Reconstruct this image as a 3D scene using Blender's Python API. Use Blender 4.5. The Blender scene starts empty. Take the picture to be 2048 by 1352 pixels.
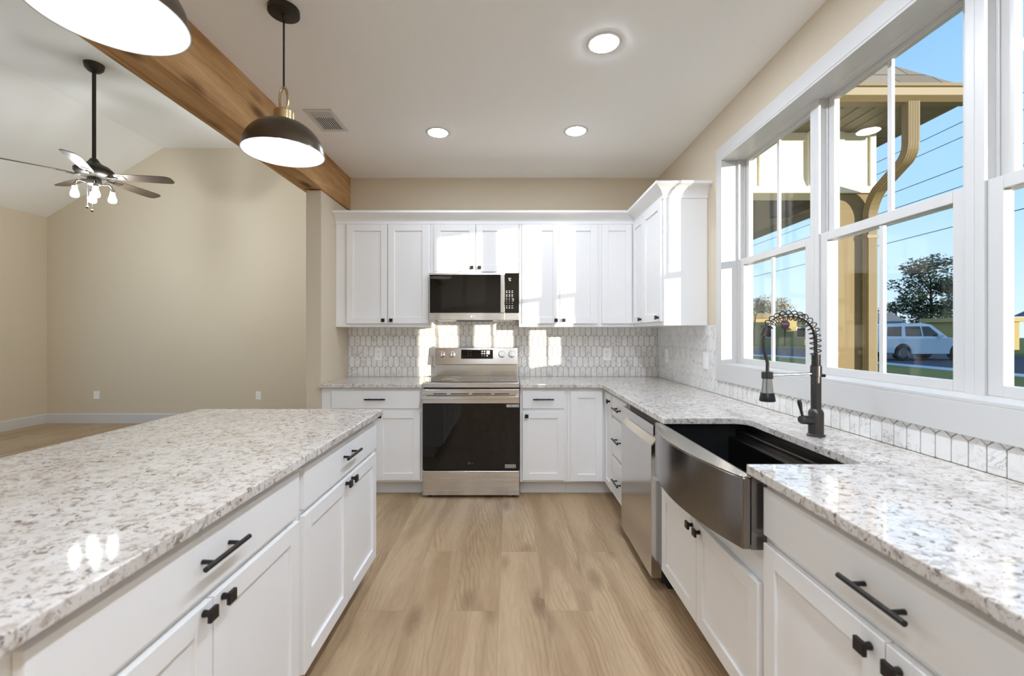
import bpy, bmesh, math, random
from mathutils import Vector, Matrix
random.seed(7)
PI = math.pi
S = bpy.context.scene
COL = S.collection

# ------------------------------------------------------------------ camera
H = 1.295
cam_d = bpy.data.cameras.new('camera')
cam = bpy.data.objects.new('camera', cam_d); COL.objects.link(cam)
cam.location = (0, 0, H)
cam.rotation_euler = (PI/2, 0, 0)
cam_d.sensor_fit = 'HORIZONTAL'; cam_d.sensor_width = 36
cam_d.lens = 36*890/2048
cam_d.shift_x = 4/2048; cam_d.shift_y = -9/2048
cam_d.clip_start = 0.05; cam_d.clip_end = 500
cam_d.dof.use_dof = True; cam_d.dof.focus_distance = 3.2; cam_d.dof.aperture_fstop = 3.2
S.camera = cam

# ------------------------------------------------------------------ world, sun, exposure
W = bpy.data.worlds.new('world'); S.world = W; W.use_nodes = True
nt = W.node_tree; nt.nodes.clear()
tc = nt.nodes.new('ShaderNodeTexCoord'); sp = nt.nodes.new('ShaderNodeSeparateXYZ')
rp = nt.nodes.new('ShaderNodeValToRGB'); bg = nt.nodes.new('ShaderNodeBackground'); wo = nt.nodes.new('ShaderNodeOutputWorld')
nt.links.new(tc.outputs['Generated'], sp.inputs[0]); nt.links.new(sp.outputs['Z'], rp.inputs[0])
nt.links.new(rp.outputs[0], bg.inputs[0]); nt.links.new(bg.outputs[0], wo.inputs[0])
el = rp.color_ramp.elements
el[0].position = 0.0; el[0].color = (.66, .85, .97, 1)
el[1].position = 0.6; el[1].color = (.20, .46, .86, 1)
e = el.new(.22); e.color = (.40, .68, .95, 1)
bg.inputs[1].default_value = .80
sun_d = bpy.data.lights.new('sun', 'SUN'); sun = bpy.data.objects.new('sun', sun_d); COL.objects.link(sun)
sun_d.energy = 4.6; sun_d.color = (1, .90, .74); sun_d.angle = math.radians(.53)
sun.rotation_euler = Vector((-.697, 1, -.0895)).to_track_quat('-Z', 'Y').to_euler()
sun.location = (8, -8, 6)
S.view_settings.view_transform = 'Standard'; S.view_settings.look = 'None'
S.view_settings.gamma = 1; S.view_settings.use_curve_mapping = False
S.view_settings.exposure = 0.60
S.cycles.diffuse_bounces = 10; S.cycles.max_bounces = 14
S.cycles.sample_clamp_indirect = 6
CAN_L = 225.0        # radiance of the recessed lights
PEND_L = 30.0       # pendant bulbs
FAN_L = 225.0        # fan lamp shades

# ------------------------------------------------------------------ materials
def newmat(name):
    m = bpy.data.materials.new(name); m.use_nodes = True
    n = m.node_tree.nodes; n.clear()
    out = n.new('ShaderNodeOutputMaterial'); b = n.new('ShaderNodeBsdfPrincipled')
    m.node_tree.links.new(b.outputs[0], out.inputs[0])
    return m, m.node_tree, b
def P(name, col, rough=.5, metal=0, spec=.5, coat=0, bump=0, bscale=200, var=0.0, aniso=None):
    m, t, b = newmat(name)
    b.inputs['Roughness'].default_value = rough; b.inputs['Metallic'].default_value = metal
    b.inputs['Specular IOR Level'].default_value = spec; b.inputs['Coat Weight'].default_value = coat
    b.inputs['Coat Roughness'].default_value = .05
    tcn = t.nodes.new('ShaderNodeTexCoord')
    nz = t.nodes.new('ShaderNodeTexNoise'); nz.inputs['Scale'].default_value = bscale; nz.inputs['Detail'].default_value = 3
    if aniso:
        mp = t.nodes.new('ShaderNodeMapping'); mp.inputs['Scale'].default_value = aniso
        t.links.new(tcn.outputs['Object'], mp.inputs[0]); t.links.new(mp.outputs[0], nz.inputs['Vector'])
    else:
        t.links.new(tcn.outputs['Object'], nz.inputs['Vector'])
    mx = t.nodes.new('ShaderNodeMix'); mx.data_type = 'RGBA'
    v = max(var, .01)
    mx.inputs[6].default_value = (*[c*(1-v) for c in col], 1); mx.inputs[7].default_value = (*[min(1, c*(1+v)) for c in col], 1)
    t.links.new(nz.outputs[0], mx.inputs[0]); t.links.new(mx.outputs[2], b.inputs['Base Color'])
    if bump:
        bp = t.nodes.new('ShaderNodeBump'); bp.inputs['Strength'].default_value = bump; bp.inputs['Distance'].default_value = .002
        t.links.new(nz.outputs[0], bp.inputs['Height']); t.links.new(bp.outputs[0], b.inputs['Normal'])
    return m
def emis(name, col, strength):
    m, t, b = newmat(name)
    b.inputs['Base Color'].default_value = (*col, 1)
    b.inputs['Emission Color'].default_value = (*col, 1); b.inputs['Emission Strength'].default_value = strength
    return m
def ramp(t, src, stops):
    r = t.nodes.new('ShaderNodeValToRGB'); e = r.color_ramp.elements
    e[0].position, e[0].color = stops[0][0], (*stops[0][1], 1)
    e[1].position, e[1].color = stops[-1][0], (*stops[-1][1], 1)
    for p, c in stops[1:-1]:
        x = e.new(p); x.color = (*c, 1)
    t.links.new(src, r.inputs[0]); return r.outputs[0]
def mix(t, fac, a, b, mode='MIX'):
    m = t.nodes.new('ShaderNodeMix'); m.data_type = 'RGBA'; m.blend_type = mode
    for i, v in ((0, fac), (6, a), (7, b)):
        if hasattr(v, 'node'): t.links.new(v, m.inputs[i])
        elif i == 0: m.inputs[0].default_value = v
        else: m.inputs[i].default_value = (*v, 1)
    return m.outputs[2]
def noise(t, vec, scale, detail=3, rough=.55, dist=0):
    n = t.nodes.new('ShaderNodeTexNoise'); n.inputs['Scale'].default_value = scale
    n.inputs['Detail'].default_value = detail; n.inputs['Roughness'].default_value = rough; n.inputs['Distortion'].default_value = dist
    t.links.new(vec, n.inputs['Vector']); return n.outputs[0]
def mapping(t, vec, scale=(1, 1, 1), loc=(0, 0, 0), rot=(0, 0, 0)):
    m = t.nodes.new('ShaderNodeMapping'); m.inputs['Scale'].default_value = scale
    m.inputs['Location'].default_value = loc; m.inputs['Rotation'].default_value = rot
    t.links.new(vec, m.inputs[0]); return m.outputs[0]
def objco(t): return t.nodes.new('ShaderNodeTexCoord').outputs['Object']

BW = ((0, 0, 0), (1, 1, 1))
def granite():
    m, t, b = newmat('speckled_stone')
    o = objco(t)
    base = ramp(t, noise(t, o, 7, 3), [(.35, (.62, .575, .525)), (.65, (.70, .67, .63))])
    g = ramp(t, noise(t, mapping(t, o, (1, 1.25, 1)), 44, 3, .64, .5), [(.515, BW[0]), (.62, (.85,)*3)])
    c = mix(t, g, base, (.40, .34, .285))
    w = ramp(t, noise(t, mapping(t, o, loc=(5, 3, 1)), 20, 2, .5), [(.56, BW[0]), (.66, (.7,)*3)])
    c = mix(t, w, c, (.74, .725, .70))
    d = ramp(t, noise(t, mapping(t, o, loc=(1, 7, 2)), 48, 4, .66, .7), [(.58, BW[0]), (.64, (.9,)*3)])
    c = mix(t, d, c, (.17, .125, .092))
    d2 = ramp(t, noise(t, mapping(t, o, loc=(9, 2, 4)), 105, 2, .5, .4), [(.64, BW[0]), (.70, (.85,)*3)])
    c = mix(t, d2, c, (.24, .20, .17))
    t.links.new(c, b.inputs['Base Color'])
    b.inputs['Roughness'].default_value = .035; b.inputs['Specular IOR Level'].default_value = .5
    return m
def marble_tile():
    m, t, b = newmat('marble_tile')
    o = objco(t)
    at = t.nodes.new('ShaderNodeAttribute'); at.attribute_name = 'tile'
    ad = t.nodes.new('ShaderNodeVectorMath'); ad.operation = 'ADD'
    sc = t.nodes.new('ShaderNodeVectorMath'); sc.operation = 'SCALE'; sc.inputs['Scale'].default_value = 7
    t.links.new(at.outputs['Color'], sc.inputs[0]); t.links.new(o, ad.inputs[0]); t.links.new(sc.outputs[0], ad.inputs[1])
    v = ad.outputs[0]
    n = noise(t, v, 17, 5, .68, 1.6)
    vein = ramp(t, n, [(.47, BW[0]), (.50, (.9,)*3), (.53, BW[0])])
    amt = ramp(t, noise(t, v, 9, 2), [(.45, BW[0]), (.62, (.85,)*3)])
    f = mix(t, 1.0, vein, amt, 'MULTIPLY')
    base = mix(t, noise(t, v, 5, 2), (.80, .79, .765), (.89, .88, .86))
    c = mix(t, f, base, (.24, .22, .20))
    t.links.new(c, b.inputs['Base Color'])
    b.inputs['Roughness'].default_value = .22
    return m
def wood_floor():
    m, t, b = newmat('oak_plank_floor')
    o = objco(t)
    sx = t.nodes.new('ShaderNodeSeparateXYZ'); t.links.new(o, sx.inputs[0])
    cx = t.nodes.new('ShaderNodeCombineXYZ'); t.links.new(sx.outputs['Y'], cx.inputs[0]); t.links.new(sx.outputs['X'], cx.inputs[1])
    v = mapping(t, cx.outputs[0], loc=(.4, -.168 + 2.205, 0))
    br = t.nodes.new('ShaderNodeTexBrick'); br.offset = .37; br.offset_frequency = 2
    br.inputs['Scale'].default_value = 1; br.inputs['Brick Width'].default_value = 1.52; br.inputs['Row Height'].default_value = .2205
    br.inputs['Mortar Size'].default_value = .0011; br.inputs['Mortar Smooth'].default_value = .4
    br.inputs['Color1'].default_value = (0, 0, 0, 1); br.inputs['Color2'].default_value = (1, 1, 1, 1); br.inputs['Mortar'].default_value = (.5, .5, .5, 1)
    t.links.new(v, br.inputs['Vector'])
    plank = br.outputs['Color']
    sc = t.nodes.new('ShaderNodeVectorMath'); sc.operation = 'SCALE'; sc.inputs['Scale'].default_value = 13
    t.links.new(plank, sc.inputs[0])
    ad = t.nodes.new('ShaderNodeVectorMath'); ad.operation = 'ADD'
    t.links.new(o, ad.inputs[0]); t.links.new(sc.outputs[0], ad.inputs[1])
    g = ad.outputs[0]
    tone = mix(t, plank, (.42, .305, .187), (.475, .355, .226))
    broad = ramp(t, noise(t, mapping(t, g, (6, .75, 1)), 1, 4, .55, .8), [(.34, (.76, .705, .645)), (.62, (1.07, 1.07, 1.06))])
    c = mix(t, 1.0, tone, broad, 'MULTIPLY')
    fine = ramp(t, noise(t, mapping(t, g, (100, 9, 1)), 1, 4, .65, .5), [(.3, (.88, .855, .83)), (.7, (1.06, 1.06, 1.06))])
    c = mix(t, .8, c, fine, 'MULTIPLY')
    wv = t.nodes.new('ShaderNodeTexWave'); wv.wave_type = 'RINGS'; wv.rings_direction = 'Z'
    wv.inputs['Scale'].default_value = 3.2; wv.inputs['Distortion'].default_value = 10; wv.inputs['Detail'].default_value = 2; wv.inputs['Detail Scale'].default_value = .8
    t.links.new(mapping(t, g, (4.5, 1.2, 1)), wv.inputs['Vector'])
    rg = ramp(t, wv.outputs['Fac'], [(0, (.84, .80, .76)), (.5, (1.02, 1.02, 1.02))])
    rf = ramp(t, noise(t, mapping(t, g, (4, .6, 1), (3, 1, 0)), 1, 2), [(.46, BW[0]), (.62, BW[1])])
    c = mix(t, rf, c, mix(t, 1.0, c, rg, 'MULTIPLY'))
    vo = t.nodes.new('ShaderNodeTexVoronoi'); vo.inputs['Scale'].default_value = 1
    t.links.new(mapping(t, g, (4.6, 1.7, 1)), vo.inputs['Vector'])
    kn = ramp(t, vo.outputs['Distance'], [(.0, (1,)*3), (.10, (.80,)*3), (.25, BW[0])])
    kn = mix(t, 1.0, kn, ramp(t, noise(t, mapping(t, g, (26, 10, 1)), 1, 3), [(.24, BW[0]), (.46, BW[1])]), 'MULTIPLY')
    c = mix(t, kn, c, (.21, .13, .07))
    c = mix(t, br.outputs['Fac'], c, (.30, .20, .12))
    t.links.new(c, b.inputs['Base Color'])
    b.inputs['Roughness'].default_value = .42; b.inputs['Specular IOR Level'].default_value = .35
    return m
def beam_wood():
    m, t, b = newmat('cedar_beam')
    o = objco(t)
    g = mapping(t, o, (9, .9, 9))
    c = ramp(t, noise(t, g, 1, 4, .55, .5), [(.3, (.32, .17, .07)), (.48, (.52, .31, .14)), (.7, (.66, .44, .23))])
    f = ramp(t, noise(t, mapping(t, o, (120, 7, 120)), 1, 4, .6), [(.3, (.78, .74, .70)), (.7, (1.08, 1.07, 1.05))])
    c = mix(t, .8, c, f, 'MULTIPLY')
    vo = t.nodes.new('ShaderNodeTexVoronoi'); vo.inputs['Scale'].default_value = 1
    t.links.new(mapping(t, o, (8, 2.7, 8), (.2, .3, .45)), vo.inputs['Vector'])
    kn = ramp(t, vo.outputs['Distance'], [(.0, BW[1]), (.15, (.8,)*3), (.34, BW[0])])
    c = mix(t, kn, c, (.13, .062, .025))
    t.links.new(c, b.inputs['Base Color']); b.inputs['Roughness'].default_value = .75; b.inputs['Specular IOR Level'].default_value = .2
    bp = t.nodes.new('ShaderNodeBump'); bp.inputs['Strength'].default_value = .5; bp.inputs['Distance'].default_value = .003
    t.links.new(noise(t, mapping(t, o, (140, 9, 140)), 1, 4), bp.inputs['Height']); t.links.new(bp.outputs[0], b.inputs['Normal'])
    return m
def glass_mat(tint=(1, 1, 1)):
    m = bpy.data.materials.new('window_glass'); m.use_nodes = True
    t = m.node_tree; t.nodes.clear()
    out = t.nodes.new('ShaderNodeOutputMaterial'); mx = t.nodes.new('ShaderNodeMixShader')
    tr = t.nodes.new('ShaderNodeBsdfTransparent'); tr.inputs[0].default_value = (*tint, 1)
    gl = t.nodes.new('ShaderNodeBsdfGlossy'); gl.inputs['Roughness'].default_value = 0.0
    ge = t.nodes.new('ShaderNodeNewGeometry')
    def mth(op, x, y=None):
        n = t.nodes.new('ShaderNodeMath'); n.operation = op
        for i, v in enumerate((x, y)):
            if v is None: continue
            if hasattr(v, 'node'): t.links.new(v, n.inputs[i])
            else: n.inputs[i].default_value = v
        return n.outputs[0]
    dt = t.nodes.new('ShaderNodeVectorMath'); dt.operation = 'DOT_PRODUCT'
    t.links.new(ge.outputs['Normal'], dt.inputs[0]); t.links.new(ge.outputs['Incoming'], dt.inputs[1])
    fz = mth('POWER', mth('SUBTRACT', 1.0, mth('ABSOLUTE', dt.outputs['Value'])), 5.0)
    fr = mth('ADD', mth('MULTIPLY', fz, .7), .022)
    t.links.new(fr, mx.inputs[0]); t.links.new(tr.outputs[0], mx.inputs[1]); t.links.new(gl.outputs[0], mx.inputs[2])
    t.links.new(mx.outputs[0], out.inputs[0]); return m
def steel(name, col, rough, axis):
    m, t, b = newmat(name)
    o = objco(t)
    n = noise(t, mapping(t, o, axis), 1, 2)
    t.links.new(ramp(t, n, [(.3, tuple(c*.97 for c in col)), (.7, tuple(min(1, c*1.03) for c in col))]), b.inputs['Base Color'])
    b.inputs['Metallic'].default_value = 1
    r = t.nodes.new('ShaderNodeMapRange'); r.inputs['To Min'].default_value = rough*.8; r.inputs['To Max'].default_value = rough*1.2
    t.links.new(n, r.inputs[0]); t.links.new(r.outputs[0], b.inputs['Roughness'])
    return m
def shingles():
    m, t, b = newmat('roof_shingles')
    br = t.nodes.new('ShaderNodeTexBrick'); br.inputs['Scale'].default_value = 1
    br.inputs['Brick Width'].default_value = .3; br.inputs['Row Height'].default_value = .14; br.inputs['Mortar Size'].default_value = .006
    br.inputs['Color1'].default_value = (.20, .165, .12, 1); br.inputs['Color2'].default_value = (.30, .25, .19, 1); br.inputs['Mortar'].default_value = (.08, .07, .05, 1)
    t.links.new(objco(t), br.inputs['Vector']); t.links.new(br.outputs[0], b.inputs['Base Color'])
    b.inputs['Roughness'].default_value = .9
    return m

M = {
 'wall': P('beige_wall_paint', (.67, .585, .455), .75, spec=.2, bump=.06, bscale=260),
 'ceil': P('ceiling_paint', (.89, .88, .855), .8, spec=.15, bump=.06, bscale=160),
 'trim': P('white_trim_paint', (.65, .643, .625), .35, spec=.4),
 'cab': P('white_cabinet_paint', (.87, .87, .865), .33, spec=.45),
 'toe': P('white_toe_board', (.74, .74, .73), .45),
 'stone': granite(), 'tile': marble_tile(),
 'grout': P('grey_grout', (.30, .27, .24), .9, spec=.1, bscale=300, var=.08),
 'floor': wood_floor(), 'beam': beam_wood(), 'glass': glass_mat(),
 'steel': steel('brushed_steel', (.70, .70, .71), .26, (2, 2, 260)),
 'steelv': steel('polished_steel', (.72, .715, .71), .16, (200, 200, 2)),
 'dwsteel': steel('dishwasher_steel', (.60, .59, .58), .17, (2, 260, 2)),
 'blacksteel': steel('gunmetal_steel', (.225, .21, .20), .20, (2, 260, 2)),
 'rimsteel': steel('gunmetal_steel_rim', (.50, .49, .465), .22, (3, 200, 3)),
 'basin': P('dark_basin_steel', (.018, .018, .019), .32, metal=.4, spec=.4),
 'bronze': P('dark_bronze_metal', (.052, .044, .036), .42, metal=.8, spec=.5),
 'shade': P('bronze_shade', (.115, .092, .068), .30, metal=.85),
 'lining': P('white_enamel', (.86, .85, .82), .35),
 'brass': P('aged_brass', (.50, .37, .20), .30, metal=1),
 'black': P('black_hardware', (.022, .020, .019), .36, metal=.5),
 'gunmetal': P('gunmetal_faucet', (.085, .08, .076), .33, metal=.85),
 'nickel': P('brushed_nickel', (.45, .44, .43), .26, metal=1),
 'blackglass': P('black_glass', (.006, .0055, .005), .03, spec=.45),
 'blackplastic': P('black_plastic', (.018, .018, .017), .4),
 'plate': P('white_plastic_plate', (.93, .925, .905), .35),
 'dark': P('dark_slot', (.02, .02, .02), .7),
 'print': P('white_print', (.55, .55, .53), .5),
 'greyprint': P('grey_print', (.30, .30, .29), .5),
 'faintprint': P('faint_print', (.05, .05, .05), .5),
 'blade': P('dark_walnut_blade', (.050, .034, .023), .38, spec=.45, coat=.08, bscale=1, aniso=(8, 60, 8), var=.2),
 'can': emis('recessed_lamp', (.78, .86, 1), CAN_L),
 'can_dim': emis('recessed_lamp_dimmed', (.78, .86, 1), CAN_L*.36),
 'bulb': emis('warm_bulb', (.92, .95, 1), PEND_L),
 'fanlamp': emis('fan_lamp_glass', (.88, .95, 1), FAN_L),
 'siding': P('cream_siding', (.80, .765, .62), .6, spec=.2),
 'tan': P('tan_siding', (.22, .165, .08), .65, spec=.2),
 'darkwood': P('dark_brown_panel', (.06, .045, .03), .6, spec=.3),
 'olive': P('bronze_gutter', (.20, .155, .075), .5, metal=0, spec=.4),
 'soffit': P('olive_soffit', (.135, .115, .06), .5),
 'shingle': shingles(),
 'grass': P('dry_grass', (.16, .17, .055), .95, spec=.05, bscale=9, var=.4),
 'asphalt': P('asphalt', (.055, .06, .075), .9, spec=.2, bscale=30, var=.2),
 'concrete': P('pale_concrete', (.50, .52, .53), .85, spec=.1, bscale=15, var=.1),
 'leaf': P('dark_foliage', (.040, .062, .036), .8, spec=.1, bscale=3, var=.6),
 'leafgold': P('autumn_foliage', (.30, .21, .05), .8, spec=.1, bscale=3, var=.4),
 'bark': P('bark', (.09, .065, .045), .9, spec=.1),
 'carwhite': P('white_car_paint', (.66, .70, .76), .2, coat=.8),
 'carglass': P('dark_car_glass', (.015, .02, .02), .05),
 'tyre': P('black_tyre', (.02, .02, .02), .8),
 'rim': P('alloy_wheel', (.5, .5, .5), .3, metal=1),
 'wallblue': P('grey_blue_wall', (.16, .19, .22), .8),
 'wallyellow': P('yellow_brown_wall', (.42, .33, .13), .8),
 'roofgrey': P('grey_roof', (.13, .14, .16), .85, bscale=6, var=.2),
 'red': P('red_sign', (.45, .02, .02), .5),
 'wire': P('black_wire', (.02, .02, .025), .7),
}

# ------------------------------------------------------------------ mesh helpers
ORI = {}
def origin_of(o):
    while o is not None:
        if o.name in ORI: return ORI[o.name]
        o = o.parent
    return Vector((0, 0, 0))
class MB:
    def __init__(s): s.v = []; s.f = []; s.sm = []
    def add(s, vs, fs, smooth=False):
        k = len(s.v); s.v += [Vector(v) for v in vs]
        for f in fs: s.f.append([i+k for i in f]); s.sm.append(smooth)
        return s
    def box(s, x0, x1, y0, y1, z0, z1):
        x0, x1 = min(x0, x1), max(x0, x1); y0, y1 = min(y0, y1), max(y0, y1); z0, z1 = min(z0, z1), max(z0, z1)
        return s.add([(x0,y0,z0),(x1,y0,z0),(x1,y1,z0),(x0,y1,z0),(x0,y0,z1),(x1,y0,z1),(x1,y1,z1),(x0,y1,z1)],
                     [(3,2,1,0),(4,5,6,7),(0,1,5,4),(1,2,6,5),(2,3,7,6),(3,0,4,7)])
    def prism(s, poly, a, b, axis='z', smooth=False):
        """poly: 2D points counter-clockwise; axis z:(x,y) y:(x,z) x:(y,z)"""
        def p(u, v, w): return (u, v, w) if axis == 'z' else ((u, w, v) if axis == 'y' else (w, u, v))
        n = len(poly)
        vs = [p(u, v, a) for u, v in poly] + [p(u, v, b) for u, v in poly]
        fs = [tuple(range(n-1, -1, -1)), tuple(range(n, 2*n))]
        k = len(s.v); s.v += [Vector(v) for v in vs]
        for f in fs: s.f.append([i+k for i in f]); s.sm.append(False)
        for i in range(n):
            j = (i+1) % n; s.f.append([i+k, j+k, n+j+k, n+i+k]); s.sm.append(smooth)
        return s
    def cyl(s, p0, p1, r0, r1=None, n=20, caps=True):
        return s.tube([p0, p1], [r0, r0 if r1 is None else r1], n, caps)
    def tube(s, pts, r, n=10, caps=True, prof=None):
        pts = [Vector(p) for p in pts]
        rs = r if isinstance(r, (list, tuple)) else [r]*len(pts)
        t0 = (pts[1]-pts[0]).normalized()
        ref = Vector((0, 0, 1)) if abs(t0.z) < .9 else Vector((0, 1, 0))
        nrm = (ref - t0*ref.dot(t0)).normalized()
        vs = []
        m = len(prof) if prof else n
        for i, p in enumerate(pts):
            if i == 0: t = t0
            elif i == len(pts)-1: t = (pts[i]-pts[i-1]).normalized()
            else: t = ((pts[i+1]-pts[i]).normalized() + (pts[i]-pts[i-1]).normalized()).normalized()
            nrm = (nrm - t*nrm.dot(t)).normalized(); bn = t.cross(nrm)
            for k in range(m):
                if prof: a, b = prof[k]; vs.append(p + nrm*a*rs[i] + bn*b*rs[i])
                else:
                    th = 2*PI*k/n; vs.append(p + (nrm*math.cos(th) + bn*math.sin(th))*rs[i])
        fs = []
        for i in range(len(pts)-1):
            for k in range(m):
                fs.append((i*m+k, i*m+(k+1) % m, (i+1)*m+(k+1) % m, (i+1)*m+k))
        s.add(vs, fs, prof is None)
        k0 = len(s.v)-len(vs)
        if caps:
            s.f.append([k0+k for k in range(m-1, -1, -1)]); s.sm.append(False)
            s.f.append([k0+(len(pts)-1)*m+k for k in range(m)]); s.sm.append(False)
        return s
    def lathe(s, c, prof, n=32, caps=True):
        """prof: (radius, z offset) from bottom to top, around vertical axis at c"""
        c = Vector(c); vs = []; fs = []
        for r, z in prof:
            for k in range(n):
                a = 2*PI*k/n; vs.append(c + Vector((r*math.cos(a), r*math.sin(a), z)))
        for i in range(len(prof)-1):
            for k in range(n): fs.append((i*n+k, i*n+(k+1) % n, (i+1)*n+(k+1) % n, (i+1)*n+k))
        s.add(vs, fs, True); k0 = len(s.v)-len(vs)
        if caps:
            s.f.append([k0+k for k in range(n-1, -1, -1)]); s.sm.append(False)
            s.f.append([k0+(len(prof)-1)*n+k for k in range(n)]); s.sm.append(False)
        return s
    def xform(s, mat):
        s.v = [mat @ v for v in s.v]; return s
    def build(s, name, mat, parent=None, bevel=0, seg=2, angle=35, sharp=40, origin=None):
        L = origin_of(parent) if parent is not None else (Vector(origin) if origin is not None else Vector((0, 0, 0)))
        me = bpy.data.meshes.new(name)
        me.from_pydata([tuple(v-L) for v in s.v], [], s.f)
        if any(s.sm):
            me.polygons.foreach_set('use_smooth', s.sm); me.update()
            if hasattr(me, 'set_sharp_from_angle'): me.set_sharp_from_angle(angle=math.radians(sharp))
        me.update()
        o = bpy.data.objects.new(name, me); COL.objects.link(o)
        me.materials.append(M[mat] if isinstance(mat, str) else mat)
        if parent is not None: o.parent = parent
        else: o.location = L; ORI[o.name] = L
        if bevel:
            b = o.modifiers.new('bevel', 'BEVEL'); b.width = bevel; b.segments = seg; b.limit_method = 'ANGLE'; b.angle_limit = math.radians(angle)
        return o
def thing(name, loc, label, cat, group=None):
    o = bpy.data.objects.new(name, None); COL.objects.link(o); o.location = loc; o.empty_display_size = .1
    ORI[o.name] = Vector(loc)
    return tag(o, label, cat, group)
def tag(o, label, cat, group=None):
    o['label'] = label; o['category'] = cat
    if group: o['group'] = group
    return o
def struct(o):
    o['kind'] = 'structure'; return o
def textmb(s, size):
    c = bpy.data.curves.new('t', 'FONT'); c.body = s; c.size = size; c.align_x = 'CENTER'; c.align_y = 'CENTER'; c.extrude = .0004
    o = bpy.data.objects.new('t', c); COL.objects.link(o)
    dg = bpy.context.evaluated_depsgraph_get(); dg.update()
    me = bpy.data.meshes.new_from_object(o.evaluated_get(dg))
    mb = MB(); mb.add([v.co.copy() for v in me.vertices], [tuple(p.vertices) for p in me.polygons])
    bpy.data.objects.remove(o); bpy.data.curves.remove(c); bpy.data.meshes.remove(me)
    return mb
def facing_camera(loc): return Matrix.Translation(loc) @ Matrix.Rotation(PI/2, 4, 'X')

class Face:
    """a vertical cabinet front: u runs along it, n out of it"""
    def __init__(s, axis, plane, sign): s.axis, s.plane, s.sign = axis, plane, sign
    def pt(s, u, v, n):
        q = s.plane + s.sign*n
        return Vector((u, q, v)) if s.axis == 'y' else Vector((q, u, v))
    def box(s, mb, u0, u1, v0, v1, n0, n1):
        a, b = s.pt(u0, v0, n0), s.pt(u1, v1, n1)
        return mb.box(a.x, b.x, a.y, b.y, a.z, b.z)
FB = Face('y', 3.55, -1); FR = Face('x', .77, -1); FI = Face('x', -.72, 1)
UB = Face('y', 3.838, -1); UR = Face('x', 1.073, -1)

# ------------------------------------------------------------------ room shell
YB, XR, XL = 4.143, 1.378, -1.504
ZC = 2.743
YREAR = -3.0
struct(MB().box(-6.85, 1.56, YREAR-.15, 6.6, -.1, 0).build('floor', 'floor'))
struct(MB().box(-1.62, 1.56, YREAR, YB, ZC, ZC+.1).build('ceiling_kitchen', 'ceil'))
# vaulted living room ceiling
zc, ze = 3.98, 2.976
prof = [(-6.85, ze-.09), (-6.70, ze), (-5.02, zc), (-3.30, zc), (-1.63, ze), (-1.63, ze+.15), (-3.25, zc+.12), (-5.07, zc+.12), (-6.85, ze+.08)]
struct(MB().prism(prof, YREAR, 6.44, 'y').build('ceiling_living', 'ceil'))
struct(MB().box(XL-.122, XR+.18, YB, YB+.12, 0, ZC+.1).build('wall_back', 'wall'))
struct(MB().box(XL-.122, XL, 3.546, YB, 0, 2.438).build('wall_stub', 'wall', bevel=.003))
struct(MB().box(-6.85, -1.5, 6.44, 6.6, 0, 4.15).build('wall_far', 'wall'))
struct(MB().box(-1.63, -1.51, YB+.12, 6.44, 0, 3.1).build('wall_passage', 'wall'))
struct(MB().box(-6.85, XR+.18, YREAR-.15, YREAR, 0, 4.15).build('wall_rear', 'wall'))
struct(MB().box(-1.63, -1.62, YREAR, YB+.12, ZC, 3.0).build('wall_header', 'wall'))
# left wall of the living room, with two wide unseen openings added to let in daylight
lw = MB()
for y0, y1 in ((YREAR, -2.7), (1.2, 1.5), (5.4, 6.44)): lw.box(-6.85, -6.70, y0, y1, 0, ze)
for y0, y1 in ((-2.7, 1.2), (1.5, 5.4)):
    lw.box(-6.85, -6.70, y0, y1, 0, .1); lw.box(-6.85, -6.70, y0, y1, 2.75, ze)
struct(lw.build('wall_left', 'wall'))
# kitchen window wall
W0, W1, WZ0, WZ1 = .665, 2.875, 1.09, 2.42
rw = MB()
rw.box(XR, XR+.18, YREAR, W0, 0, ZC+.1).box(XR, XR+.18, W1, YB, 0, ZC+.1)
rw.box(XR, XR+.18, W0, W1, 0, WZ0).box(XR, XR+.18, W0, W1, WZ1, ZC+.1)
struct(rw.build('wall_right', 'wall'))
# baseboards
struct(MB().prism([(6.44, 0), (6.424, 0), (6.424, .125), (6.432, .14), (6.44, .14)][::-1], -6.70, -1.63, 'x').build('baseboard_far', 'trim'))
struct(MB().prism([(-6.70, 0), (-6.684, 0), (-6.684, .125), (-6.692, .14), (-6.70, .14)], YREAR, 6.424, 'y').build('baseboard_left', 'trim'))
# window casing and jamb lining
cx0, cx1 = XR-.02, XR
cs = MB()
cs.box(cx0, cx1, W0-.07, W1+.058, WZ0-.10, WZ0).box(cx0, cx1, W0-.07, W1+.058, WZ1, WZ1+.08)
cs.box(cx0, cx1, W1, W1+.058, WZ0, WZ1).box(cx0, cx1, W0-.07, W0, WZ0, WZ1)
struct(cs.build('trim_1', 'trim', bevel=.002))
jb = MB(); jx = 1.462
jb.box(cx0+.001, jx, W0+.001, W1-.001, WZ0+.0005, WZ0+.012).box(cx0+.001, jx, W0+.001, W1-.001, WZ1-.012, WZ1-.0005)
jb.box(cx0+.001, jx, W1-.012, W1-.0005, WZ0+.012, WZ1-.012).box(cx0+.001, jx, W0+.0005, W0+.012, WZ0+.012, WZ1-.012)
struct(jb.build('trim_2', 'trim', bevel=.001))
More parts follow.
